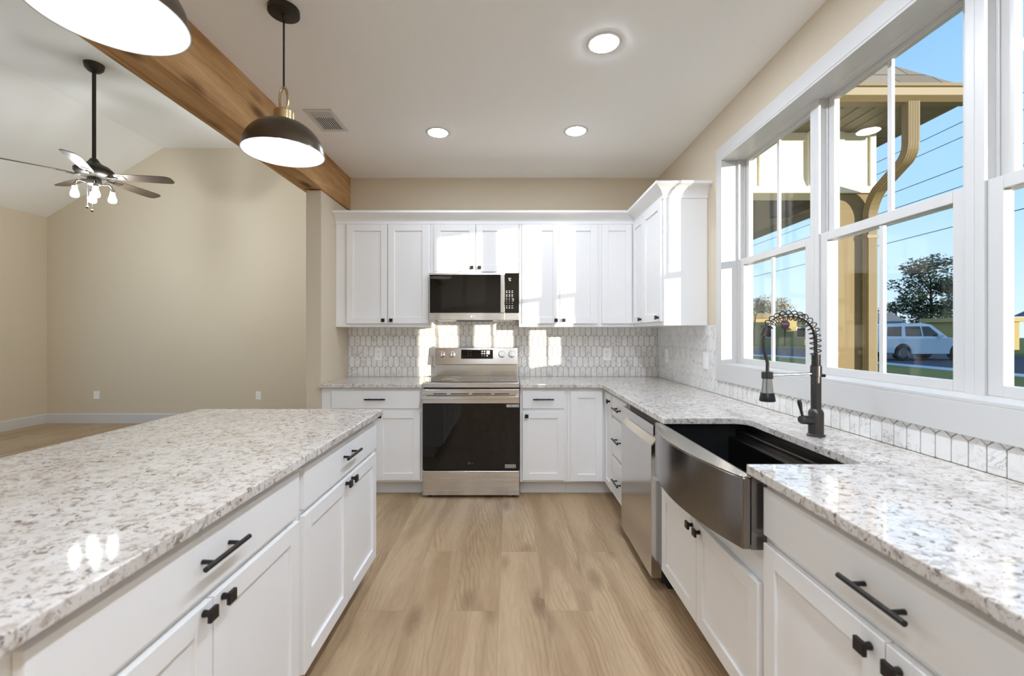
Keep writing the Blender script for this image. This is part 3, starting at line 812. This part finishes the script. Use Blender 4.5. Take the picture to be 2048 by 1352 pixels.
MB().lathe((.92, 1.74, ZB), [(.045, 0), (.045, .003), (.03, .003), (.028, .001)], 24).build('drain', 'nickel', r)

# ------------------------------------------------------------------ faucet
fx, fy, fz = 1.195, 1.738, ZT1
r = thing('faucet', (fx, fy, fz), 'gunmetal spring pull-down faucet standing behind the sink', 'faucet')
MB().lathe((fx, fy, fz), [(.031, 0), (.031, .006), (.0265, .010), (.0265, .092), (.024, .099), (.0185, .106)], 28).build('base', 'gunmetal', r)
MB().lathe((fx, fy, fz), [(.0178, .106), (.0178, .232), (.0195, .233), (.0195, .274), (.0165, .276)], 28).build('column', 'gunmetal', r)
th = []
for k in range(7): th += [(.0135, .276+k*.0062), (.0165, .2775+k*.0062), (.0165, .280+k*.0062), (.0135, .2815+k*.0062)]
MB().lathe((fx, fy, fz), th, 24).build('threaded_collar', 'gunmetal', r)
# lever
lv = MB().cyl((fx-.018, fy-.004, fz+.062), (fx-.062, fy-.012, fz+.066), .0165, .0175, 20).cyl((fx-.062, fy-.012, fz+.066), (fx-.070, fy-.0135, fz+.067), .0175, .013, 20)
lv = lv.build('valve', 'gunmetal', r)
MB().tube([(fx-.060, fy-.012, fz+.078), (fx-.067, fy-.013, fz+.105), (fx-.072, fy-.013, fz+.130), (fx-.075, fy-.013, fz+.142)], [.0045, .0055, .0085, .006], 12).build('lever', 'gunmetal', lv)
# arch hose and spring
P0 = Vector((fx, fy, fz+.318)); arch = []
for k in range(33):
    t = k/32
    if t < .25: arch.append(P0 + Vector((.004*t/.25*0 + (-.004)*(t/.25), 0, .10*(t/.25)-.0)))
    else:
        a = (t-.25)/.75*math.radians(166)
        R_ = .098
        arch.append(Vector((fx-.004-R_+R_*math.cos(a), fy, fz+.388+.083*math.sin(a)-.0)))
# smooth the join
arch = [P0] + [Vector((fx-.002, fy, fz+.318+.07*k/4)) for k in range(1, 4)] + arch[8:]
MB().tube(arch, .0068, 12).build('hose_arch', 'gunmetal', r)
L = [0]
for i in range(1, len(arch)): L.append(L[-1]+(arch[i]-arch[i-1]).length)
def at_len(s):
    for i in range(1, len(arch)):
        if s <= L[i]:
            t = (s-L[i-1])/(L[i]-L[i-1]); return arch[i-1].lerp(arch[i], t), (arch[i]-arch[i-1]).normalized()
    return arch[-1], (arch[-1]-arch[-2]).normalized()
coil = []; turns = 16; NS = turns*18
for k in range(NS+1):
    p, tdir = at_len(L[-1]*(.0+.97*k/NS))
    nr = Vector((0, 1, 0)); bnv = tdir.cross(nr).normalized()
    a = 2*PI*turns*k/NS
    coil.append(p + (nr*math.cos(a)+bnv*math.sin(a))*.0185)
MB().tube(coil, .0021, 7).build('spring', 'black', r)
e0, ed = arch[-1], (arch[-1]-arch[-2]).normalized()
MB().cyl(e0-ed*.012, e0+ed*.020, .0155, .0145, 20).build('arch_end', 'gunmetal', r)
hx = fx-.190
hs = [e0+ed*.015, e0+ed*.035+Vector((.002, 0, -.004)), (e0+Vector((hx, fy, fz+.262)))/2 + Vector((-.010, 0, 0)), Vector((hx+.001, fy, fz+.285)), Vector((hx, fy, fz+.250))]
MB().tube(hs, .0065, 10).build('spray_hose', 'gunmetal', r)
hd = MB().lathe((hx, fy, fz), [(.026, .137), (.0275, .143), (.0235, .168), (.0215, .169), (.0165, .222), (.0165, .224)], 28).build('spray_head', 'nickel', r)
MB().lathe((hx, fy, fz), [(.0255, .135), (.0285, .137), (.0285, .142), (.0242, .1685), (.0237, .169)], 28).build('nozzle_ring', 'black', hd)
MB().lathe((hx, fy, fz), [(.0205, .224), (.0205, .250), (.012, .252)], 24).build('dock_clip', 'gunmetal', r)
MB().cyl((fx-.018, fy, fz+.243), (hx+.018, fy, fz+.238), .0048, n=12).build('support_arm', 'nickel', r)
MB().cyl((fx+.018, fy-.006, fz+.236), (fx+.030, fy-.008, fz+.236), .006, n=12).build('set_screw', 'black', r)

# ------------------------------------------------------------------ pendants
def pendant(y, label):
    x = -1.01; zr = 2.098
    r = thing('pendant_lamp', (x, y, zr), label, 'pendant lamp', 'dome pendants over the island')
    MB().lathe((x, y, ZC-.026), [(.058, 0), (.066, .005), (.066, .0255)], 32).build('canopy', 'bronze', r, bevel=.001)
    MB().tube([(x, y, ZC-.026), (x, y, ZC-.052)], [.011, .006], 12).build('strain_relief', 'bronze', r)
    MB().cyl((x, y, zr+.292), (x, y, ZC-.05), .0042, n=8).build('cord', 'black', r)
    lp = []
    for k in range(33):
        a = 2*PI*k/32
        lp.append((x+.0185*math.cos(a), y, zr+.240+.054*math.sin(a)))
    MB().tube(lp, .0055, 8, caps=False).build('hanging_loop', 'brass', r)
    MB().lathe((x, y, zr), [(.042, .143), (.042, .186), (.038, .190), (.012, .192)], 28).build('cap', 'brass', r, bevel=.001)
    outer = [(.168*math.sin(a), .148*math.cos(a)) for a in [math.radians(90-k*4.4) for k in range(18)]]
    inner = [(p[0]-.0035 if p[0] > .02 else p[0]*.8, p[1]-.003) for p in outer]
    sh = MB().lathe((x, y, zr), [(.171, 0), (.171, .003)] + [(o_[0]+.001, o_[1]+.0005) for o_ in outer[1:]], 48, caps=False)
    so = sh.build('shade', 'shade', r)
    MB().lathe((x, y, zr), [(.1705, .0004), (.167, .0006)] + inner[1:] + [(.012, .1455)], 48, caps=False).build('shade_lining', 'lining', so)
    MB().lathe((x, y, zr), [(.004, .040), (.02, .046), (.028, .062), (.026, .080), (.014, .105), (.013, .135)], 20).build('bulb', 'bulb', r)
    MB().lathe((x, y, zr), [(.017, .108), (.019, .12), (.019, .146)], 18).build('lamp_socket', 'brass', r)
    return r
pendant(1.987, 'bronze dome pendant lamp over the far end of the island')
pendant(1.12, 'bronze dome pendant lamp over the near end of the island')

# ------------------------------------------------------------------ ceiling fan
cx, cy = -4.15, 4.44
r = thing('ceiling_fan', (cx, cy, 3.98), 'dark bronze five-blade ceiling fan with four lamps hanging in the living room', 'ceiling fan')
MB().lathe((cx, cy, 3.98), [(.022, -.085), (.05, -.072), (.075, -.045), (.083, 0)], 32).build('canopy', 'bronze', r)
MB().cyl((cx, cy, 3.01), (cx, cy, 3.90), .0165, n=16).build('downrod', 'bronze', r)
MB().lathe((cx, cy, 2.87), [(.06, -.02), (.10, -.012), (.135, .0), (.155, .028), (.155, .055), (.12, .09), (.075, .11), (.05, .13), (.03, .165), (.022, .17)], 40).build('motor_housing', 'bronze', r)
for k in range(5):
    ang = math.radians(11+72*k)
    R = Matrix.Translation((cx, cy, 2.868)) @ Matrix.Rotation(ang, 4, 'Z')
    arm = MB().tube([(.10, 0, -.004), (.15, 0, -.016), (.20, 0, -.010)], [.012, .010, .012], 8)
    arm.box(.185, .27, -.032, .032, -.010, -.006); arm.xform(R @ Matrix.Rotation(math.radians(-12), 4, 'X'))
    pts = [(.19, -.052), (.30, -.060), (.45, -.067), (.60, -.070), (.66, -.066), (.695, -.045), (.70, -.02), (.70, .025), (.69, .05), (.66, .066), (.60, .070), (.45, .067), (.30, .060), (.19, .052)]
    bl = MB().prism(pts, -.0055, .0005, 'z'); bl.xform(R @ Matrix.Rotation(math.radians(-12), 4, 'X'))
    b_ = bl.build('blade', 'blade', r, bevel=.0015)
    arm.build('blade_arm', 'bronze', b_)
MB().lathe((cx, cy, 2.77), [(.03, 0), (.055, .01), (.06, .04), (.05, .08)], 28).build('light_fitter', 'bronze', r)
for k in range(4):
    a = math.radians(48+90*k); d_ = Vector((math.cos(a), math.sin(a), 0))
    c0 = Vector((cx, cy, 2.79))
    ar = MB().tube([c0+d_*.05, c0+d_*.11+Vector((0, 0, .012)), c0+d_*.128+Vector((0, 0, -.004)), c0+d_*.136+Vector((0, 0, -.03))], .0075, 10).build('lamp_arm', 'bronze', r)
    q = c0+d_*.138
    MB().lathe((q.x, q.y, q.z-.06), [(.02, 0), (.021, .018), (.016, .032)], 18).build('lamp_socket', 'nickel', ar)
    MB().lathe((q.x, q.y, q.z-.165), [(.016, 0), (.029, .008), (.034, .025), (.030, .050), (.021, .075), (.018, .106)], 24).build('lamp_shade', 'fanlamp', ar)
for dx, l in ((-.02, .245), (.028, .28)):
    ch = MB().cyl((cx+dx, cy-.05, 2.775), (cx+dx, cy-.05, 2.80-l), .0016, n=6).build('pull_chain', 'nickel', r)
    MB().lathe((cx+dx, cy-.05, 2.80-l-.026), [(.004, 0), (.011, .006), (.0125, .014), (.008, .023), (.003, .027)], 14).build('chain_ball', 'bronze', ch)

# ------------------------------------------------------------------ recessed lights and vent
def can(x, y, label, lamp='can'):
    r = thing('recessed_light', (x, y, ZC), label, 'ceiling light', 'recessed kitchen ceiling lights')
    MB().lathe((x, y, ZC), [(.068, -.0035), (.084, -.003), (.088, -.0005)], 40).build('trim_ring', 'trim', r)
    MB().lathe((x, y, ZC), [(.0675, -.0055), (.068, -.0036)], 40).build('lens', lamp, r)
can(.469, 2.22, 'round recessed ceiling light nearest the camera on the right')
can(.471, 3.18, 'round recessed ceiling light above the right counter corner', 'can_dim')
can(-.519, 3.206, 'round recessed ceiling light in front of the vent near the range', 'can_dim')
can(.469, 1.24, 'added round fill light overhead, out of view')  # from here on unseen lights, added to brighten the kitchen
can(.469, .20, 'added round fill light just behind the camera')
can(-.519, -.6, 'added round fill light well behind the camera on the left')
can(.469, -.9, 'added round fill light well behind the camera on the right')
can(-.519, -1.9, 'added round fill light by the rear wall on the left')
can(.469, -1.9, 'added round fill light by the rear wall on the right')
r = thing('ceiling_vent', (-1.24, 3.02, ZC), 'white louvred air vent in the kitchen ceiling beside the beam', 'vent')
vx0, vx1, vy0, vy1 = -1.34, -1.15, 2.87, 3.18
fr = MB().box(vx0, vx0+.028, vy0, vy1, ZC-.006, ZC-.0003).box(vx1-.028, vx1, vy0, vy1, ZC-.006, ZC-.0003).box(vx0+.028, vx1-.028, vy0, vy0+.028, ZC-.006, ZC-.0003).box(vx0+.028, vx1-.028, vy1-.03, vy1, ZC-.006, ZC-.0003)
fr.box(vx0+.028, vx1-.028, vy0+.095, vy0+.105, ZC-.006, ZC-.0003)
fr.build('frame', 'trim', r, bevel=.0015)
MB().box(vx0+.028, vx1-.028, vy0+.028, vy1-.03, ZC-.0012, ZC-.0004).build('duct_opening', 'dark', r)
for k in range(9):
    x = vx0+.036+k*.0148
    z0_, z1_ = ZC-.0065, ZC-.0030
    MB().add([(x, vy0+.106, z0_), (x, vy1-.031, z0_), (x+.0042, vy1-.031, z1_), (x+.0042, vy0+.106, z1_), (x-.0008, vy0+.106, z0_+.001), (x-.0008, vy1-.031, z0_+.001), (x+.0034, vy1-.031, z1_+.001), (x+.0034, vy0+.106, z1_+.001)],
             [(0,1,2,3), (7,6,5,4), (0,4,5,1), (1,5,6,2), (2,6,7,3), (3,7,4,0)]).build('slat', 'trim', r)
for k in range(4):
    y = vy0+.034+k*.0155
    MB().add([(vx0+.029, y, ZC-.002), (vx1-.029, y, ZC-.002), (vx1-.029, y+.008, ZC-.008), (vx0+.029, y+.008, ZC-.008), (vx0+.029, y+.001, ZC-.0015), (vx1-.029, y+.001, ZC-.0015), (vx1-.029, y+.009, ZC-.0075), (vx0+.029, y+.009, ZC-.0075)],
             [(3,2,1,0), (4,5,6,7), (0,1,5,4), (1,2,6,5), (2,3,7,6), (3,0,4,7)]).build('slat', 'trim', r)

# ------------------------------------------------------------------ outside: porch wing of the house
GZ = -.10
pw = 3.62      # porch front wall plane
r = thing('porch', (2.3, 4.5, GZ), 'cream sided porch wing with hip roof seen through the windows', 'porch')
bt = MB().box(1.60, 2.97, pw, pw+.20, 2.438, 2.93)
for x in (1.62, 2.02, 2.42, 2.665, 2.92): bt.box(x, x+.045, pw-.018, pw, 2.49, 2.93)
bt.box(1.60, 2.985, pw-.015, pw, 2.435, 2.49)
bt.build('front_frieze', 'siding', r)
MB().box(2.77, 2.97, pw+.20, 7.4, 2.438, 2.93).build('side_beam', 'tan', r)
MB().box(2.64, 2.95, pw+.01, pw+.30, GZ, 2.438).build('column', 'tan', r, bevel=.01)
MB().box(2.70, 2.95, 7.1, 7.4, GZ, 2.438).build('column', 'tan', r, bevel=.01)
MB().box(2.60, 2.769, pw+.21, 4.46, 2.45, 2.92).build('inner_panel', 'darkwood', r)
MB().box(1.56, 2.77, pw+.20, 7.4, 2.93, 2.95).build('porch_ceiling', 'darkwood', r)
sf = MB().box(1.57, 3.20, 3.18, pw, 2.930, 2.942).box(2.975, 3.20, pw, 7.6, 2.930, 2.942)
for k in range(14): sf.box(1.6+k*.115, 1.606+k*.115, 3.22, pw-.002, 2.925, 2.930)
for k in range(24): sf.box(2.98, 3.17, pw+.1+k*.16, pw+.106+k*.16, 2.925, 2.930)
sf.build('soffit', 'soffit', r)
rfz = 3.022
v = [(1.56, 3.10, rfz), (3.17, 3.10, rfz), (3.17, 7.7, rfz), (1.56, 7.7, rfz), (2.40, 3.87, rfz+.86), (2.40, 7.7, rfz+.86), (1.56, 3.87, rfz+.86), (1.56, 7.7, rfz+.86)]
MB().add(v, [(0, 1, 4, 6), (1, 2, 5, 4), (6, 4, 5, 7), (0, 6, 7, 3), (3, 7, 5, 2), (3, 2, 1, 0)]).build('hip_roof', 'shingle', r)
MB().box(1.57, 3.20, 3.165, 3.18, 2.925, rfz).box(3.20, 3.215, 3.165, 7.6, 2.925, rfz).build('fascia', 'soffit', r)
gt = thing('gutter', (2.4, 3.1, 2.95), 'bronze rain gutter along the porch eave', 'gutter')
gp = [(3.1645, 2.9100), (3.1645, 3.0150), (3.1545, 3.0150), (3.1545, 2.9220), (3.108, 2.9220), (3.078, 2.9500), (3.068, 2.9990), (3.055, 3.0010), (3.055, 3.0130), (3.045, 3.0130), (3.045, 2.9930), (3.058, 2.9870), (3.067, 2.9400), (3.102, 2.9100)]
MB().prism(gp, 1.58, 3.21, 'x').build('trough', 'olive', gt)
MB().prism([(3.164, 2.9100), (3.164, 3.0130), (3.046, 3.0130), (3.046, 2.9930), (3.058, 2.9870), (3.067, 2.9400), (3.102, 2.9100)], 3.2101, 3.213, 'x').build('end_cap', 'olive', gt)
# downspout: ribbed rectangular tube
pr = []
for (u0, v0, u1, v1, nn) in ((-.040, -.028, .040, -.028, 9), (.040, -.028, .040, .028, 6), (.040, .028, -.040, .028, 9), (-.040, .028, -.040, -.028, 6)):
    for k in range(nn):
        t = k/nn; u, v_ = u0+(u1-u0)*t, v0+(v1-v0)*t
        s_ = .90 if k % 2 else 1.0
        pr.append((v_*s_ if abs(v0-v1) < 1e-6 else v_, u*s_ if abs(u0-u1) < 1e-6 else u))
ds = thing('downspout', (2.9, 3.5, GZ), 'bronze ribbed downspout bending from the gutter to the porch column', 'downspout')
path = [(2.80, 3.11, 2.909), (2.80, 3.11, 2.63)]
for k in range(1, 7):
    a = k/6*math.radians(62); path.append((2.80+.03*(1-math.cos(a)), 3.11+.12*(1-math.cos(a)), 2.63-.12*math.sin(a)))
q = Vector(path[-1]); path.append((2.885, 3.475, 2.42))
q = Vector((2.90, 3.585, 2.25))
for k in range(1, 6):
    t = k/5; a0 = Vector((2.885, 3.475, 2.42)); a1 = Vector((2.90, 3.565, 2.36)); path.append(tuple(a0*(1-t)**2+a1*2*t*(1-t)+q*t*t))
path.append((2.90, 3.585, 1.2)); path.append((2.90, 3.585, GZ+.02))
MB().tube(path, 1.0, prof=pr).build('pipe', 'olive', ds, bevel=0)
MB().box(2.855, 2.945, 3.553, 3.625, 2.06, 2.085).box(2.855, 2.945, 3.553, 3.625, .7, .725).build('strap', 'olive', ds)
# ------------------------------------------------------------------ outside: ground, street
def strip(name, pts_in, pts_out, z0, z1, mat):
    vs = []; n = len(pts_in)
    for z in (z0, z1):
        vs += [(x, y, z) for x, y in pts_in] + [(x, y, z) for x, y in pts_out]
    fs = []
    for i in range(n-1):
        fs += [(2*n+i, 2*n+i+1, 3*n+i+1, 3*n+i), (i, n+i, n+i+1, i+1), (i, i+1, 2*n+i+1, 2*n+i), (n+i, 3*n+i, 3*n+i+1, n+i+1)]
    return struct(MB().add(vs, fs).build(name, mat))
struct(MB().box(1.6, 160, -40, 160, GZ-.1, GZ).build('ground', 'grass'))
curb = [(15.9, -40), (16.1, 10), (16.4, 16.3), (16.9, 21), (15.6, 27), (9, 36), (2, 44)]
curb2 = [(16.9, -40), (17.1, 10), (17.4, 16.3), (17.8, 21.6), (16.6, 28), (9.8, 37.2), (2, 45.5)]
road2 = [(31, -40), (31, 10), (31.5, 17), (32, 26), (29, 38), (20, 50), (2, 62)]
strip('sidewalk', curb, curb2, GZ-.05, GZ+.03, 'concrete')
strip('road', curb2, road2, GZ-.05, GZ+.012, 'asphalt')
# white suv, side on
def suv(x, y, rz, label):
    r = thing('car', (x, y, GZ+.012), label, 'car')
    T = Matrix.Translation((x, y, GZ+.012)) @ Matrix.Rotation(rz, 4, 'Z')
    low = [(.05, .45), (.03, .95), (.10, 1.12), (3.55, 1.16), (5.05, 1.05), (5.22, .85), (5.22, .42), (4.95, .36)]
    arch_f = [(4.20+.46*math.cos(a), .40+.46*math.sin(a)) for a in [math.radians(d) for d in range(0, 181, 18)]]
    arch_r = [(1.22+.46*math.cos(a), .40+.46*math.sin(a)) for a in [math.radians(d) for d in range(0, 181, 18)]]
    bot = [(4.66, .36)] + arch_f[0:] + [(3.74, .33), (1.68, .33)] + arch_r + [(.76, .36)]
    bodyp = low[::-1][:0] + [(.05, .42)] + [(.03, .95), (.10, 1.14), (3.60, 1.18), (5.02, 1.07), (5.20, .88), (5.22, .42)] + bot
    b = MB().prism(bodyp[::-1], -.98, .98, 'y').xform(T).build('body', 'carwhite', r, bevel=.05, seg=3)
    cab = [(.10, 1.14), (.30, 1.80), (.60, 1.90), (2.6, 1.90), (2.95, 1.84), (3.72, 1.17)]
    vs = []
    for (a, z) in cab:
        w = .93 - .16*max(0, (z-1.16)/.74)
        vs += [(a, -w, z), (a, w, z)]
    n = len(cab); fs = [(2*i, 2*i+2, 2*i+3, 2*i+1) for i in range(n-1)] + [tuple(2*i for i in range(n-1, -1, -1)), tuple(2*i+1 for i in range(n)), (1, 2*n-1, 2*n-2, 0)]
    MB().add(vs, fs).xform(T).build('cabin', 'carwhite', r, bevel=.03)
    for sgn in (-1, 1):
        for wp in ([(.42, 1.24), (.55, 1.72), (1.30, 1.75), (1.18, 1.24)], [(1.42, 1.24), (1.48, 1.75), (2.30, 1.76), (2.30, 1.24)], [(2.38, 1.24), (2.38, 1.76), (2.78, 1.74), (3.32, 1.24)]):
            vv = []
            for (a, z) in wp:
                w = .93 - .16*max(0, (z-1.16)/.74)
                vv += [(a, sgn*(w+.006), z), (a, sgn*(w-.01), z)]
            k = len(wp); ff = [tuple(2*i for i in range(k)), tuple(2*i+1 for i in range(k-1, -1, -1))] + [(2*i, 2*i+1, (2*i+3) % (2*k), (2*i+2) % (2*k)) for i in range(k)]
            MB().add(vv, ff).xform(T).build('side_window', 'carglass', r)
        MB().box(3.05, 3.25, sgn*.97, sgn*1.13, 1.20, 1.36).xform(T).build('mirror', 'carwhite', r, bevel=.03)
        for xx in (1.22, 4.20):
            w_ = MB().cyl((xx, sgn*.72, .40), (xx, sgn*.985, .40), .40, n=28).xform(T).build('wheel', 'tyre', r, bevel=.03)
            MB().cyl((xx, sgn*.98, .40), (xx, sgn*.995, .40), .26, n=10).xform(T).build('wheel_rim', 'rim', w_)
    MB().add([(3.02, -.76, 1.80), (3.02, .76, 1.80), (3.64, .86, 1.24), (3.64, -.86, 1.24), (3.00, -.76, 1.79), (3.00, .76, 1.79), (3.62, .86, 1.23), (3.62, -.86, 1.23)],
             [(0,1,2,3), (7,6,5,4), (0,4,5,1), (1,5,6,2), (2,6,7,3), (3,7,4,0)]).xform(T @ Matrix.Translation((.012, 0, .012))).build('windscreen', 'carglass', r)
    return r
suv(18.78, 23.6, math.radians(3), 'white sport utility car standing on the street outside the window')

def leafy(mb, c, rad, n, size, squash=1.0):
    for _ in range(n):
        while True:
            d = Vector((random.uniform(-1, 1), random.uniform(-1, 1), random.uniform(-1, 1)))
            if .15 < d.length < 1: break
        p = Vector(c) + Vector((d.x*rad, d.y*rad, d.z*rad*squash))
        u = Vector((random.gauss(0, 1), random.gauss(0, 1), random.gauss(0, 1))).normalized()
        w = u.orthogonal().normalized(); s = size*random.uniform(.6, 1.4)
        k = len(mb.v); mb.v += [p-u*s, p+w*s*.5, p+u*s, p-w*s*.5]; mb.f.append([k, k+1, k+2, k+3]); mb.sm.append(False)
def tree(x, y, h, w, label, mat='leaf', n=26, dens=150, group=None, conifer=False):
    r = thing('tree', (x, y, GZ), label, 'tree', group)
    tk = MB().tube([(x, y, GZ), (x+.05*h*.3, y, GZ+h*.35), (x, y, GZ+h*.75)], [h*.022, h*.016, h*.006], 10)
    br = []
    fo = MB()
    for k in range(n):
        t = random.uniform(.22, 1.0)
        rr = w*(1.05-t) if conifer else w*math.sqrt(max(.05, 1-((t-.58)/.46)**2))
        a = random.uniform(0, 2*PI); q = rr*math.sqrt(random.uniform(.05, 1))*.75
        c = Vector((x+q*math.cos(a), y+q*math.sin(a), GZ+h*t*.93))
        leafy(fo, c, (.30 if conifer else .34)*w, dens, h*.018, .6)
        if k % 3 == 0: tk.tube([(x, y, GZ+h*t*.7), c], [h*.006, h*.002], 6)
    tk.build('trunk', 'bark', r); fo.build('crown', mat, r)
    return r
tree(42.5, 45, 9.6, 3.6, 'tall loose evergreen tree behind the white car', n=44, dens=130)
tree(50.2, 48.5, 8.8, 3.2, 'dark evergreen tree right of the tallest tree', n=36, dens=120)
TG = 'far tree row beyond the street'
for k, (x, h) in enumerate(((45.6, 5.8), (49.7, 6.6), (53.8, 6.0), (57.9, 6.8), (62.0, 7.2))):
    tree(x, 57+k*.3, h, 1.95, ['low dark tree at the left end of the far row', 'bushy dark tree second in the far row', 'dark tree third in the far row, left of the tall tree', 'dark tree low between the two tall evergreens', 'dark tree at the right end of the far row'][k], n=16, dens=140)
tree(36.0, 61.5, 6.7, 3.4, 'round golden autumn tree behind the tan building', 'leafgold', n=34, dens=150)
tree(41, 32.5, 5.4, 2.2, 'dark tree seen through the nearest window', n=22, dens=120)
# bare tree
r = thing('bare_tree', (27.4, 50, GZ), 'leafless grey tree left of the tan building', 'tree')
tb = MB()
def limb(p, d, l, rad, depth):
    q = p+d*l; tb.tube([p, q], [rad, rad*.65], 5)
    if depth:
        for _ in range(3):
            nd = (d + Vector((random.uniform(-.6, .6), random.uniform(-.6, .6), random.uniform(-.1, .5)))).normalized()
            limb(q, nd, l*.72, rad*.62, depth-1)
limb(Vector((27.4, 50, GZ)), Vector((0, 0, 1)), 1.8, .10, 5)
tb.build('branches', 'bark', r)
def house(x0, x1, y0, y1, h, rh, wall, roof, label, cat='house', flat=False):
    r = thing('house', ((x0+x1)/2, (y0+y1)/2, GZ), label, cat)
    MB().box(x0, x1, y0, y1, GZ, GZ+h).build('walls', wall, r)
    xm = (x0+x1)/2
    if flat: MB().box(x0-.4, x1+.4, y0-.4, y1+.4, GZ+h, GZ+h+rh).build('roof', roof, r)
    else: MB().prism([(y0-.4, GZ+h), ((y0+y1)/2, GZ+h+rh), (y1+.4, GZ+h)][::-1], x0-.4, x1+.4, 'x').build('roof', roof, r)
    n = max(2, int((x1-x0)/3))
    for k in range(n):
        c = x0+(x1-x0)*(k+.5)/n
        w = MB().box(c-.55, c+.55, y0-.03, y0+.02, GZ+.9, GZ+2.1).build('window', 'trim', r)
        MB().box(c-.47, c+.47, y0-.04, y0-.03, GZ+.98, GZ+2.02).build('pane', 'carglass', w)
    return r
house(31.0, 37.8, 43.2, 46, 2.4, 1.1, 'wallblue', 'roofgrey', 'low grey-blue house with grey roof left of the car')
house(38.5, 43.5, 38.0, 41.0, 2.4, .35, 'wallyellow', 'wallyellow', 'small yellow-brown flat-roofed building right behind the car', 'building', True)
house(33.0, 38.0, 24.5, 28.5, 2.5, 1.1, 'wallblue', 'roofgrey', 'grey house seen through the nearest window')
house(29.0, 36.5, 53, 56, 3.2, .55, 'wallyellow', 'tan', 'tan shop building with flat fascia across the street', 'building', True)
house(28, 42, 1.0, 10.0, 4.2, 1.8, 'wallblue', 'roofgrey', 'large house added out of view on the right to shade the street')  # unseen house, added to block the sun from the car and street
sg = thing('shop_sign', (31.2, 50.5, GZ), 'round red sign on a post before the tan building', 'sign')
MB().cyl((31.2, 50.5, GZ), (31.2, 50.5, 2.0), .07, n=10).build('post', 'wire', sg)
MB().cyl((31.2, 50.42, 2.3), (31.2, 50.56, 2.3), .50, n=28).build('disc', 'red', sg)
MB().box(30.85, 31.55, 50.40, 50.42, 2.28, 2.46).build('white_band', 'print', sg)
WG = 'overhead lines along the street'
for k, (x, ratio, sag) in enumerate(((15, .470, .2), (15.6, .437, .2), (15, .372, .3), (15.4, .329, .25), (15, .318, .25), (15, .245, .35))):
    z = H+ratio*x
    pts = [(x, 4+i*4.0, z + sag*((i-8)/8)**2 - sag*.6) for i in range(17)]
    tag(MB().tube(pts, .013, 6).build('power_line', 'wire', origin=(x, 30, z)),
        ['topmost overhead line in the sky above the porch', 'second highest overhead line in the sky', 'third overhead line down in the sky', 'fourth overhead line, upper of a close pair', 'fifth overhead line, lower of a close pair', 'lowest overhead line above the trees'][k], 'power line', WG)
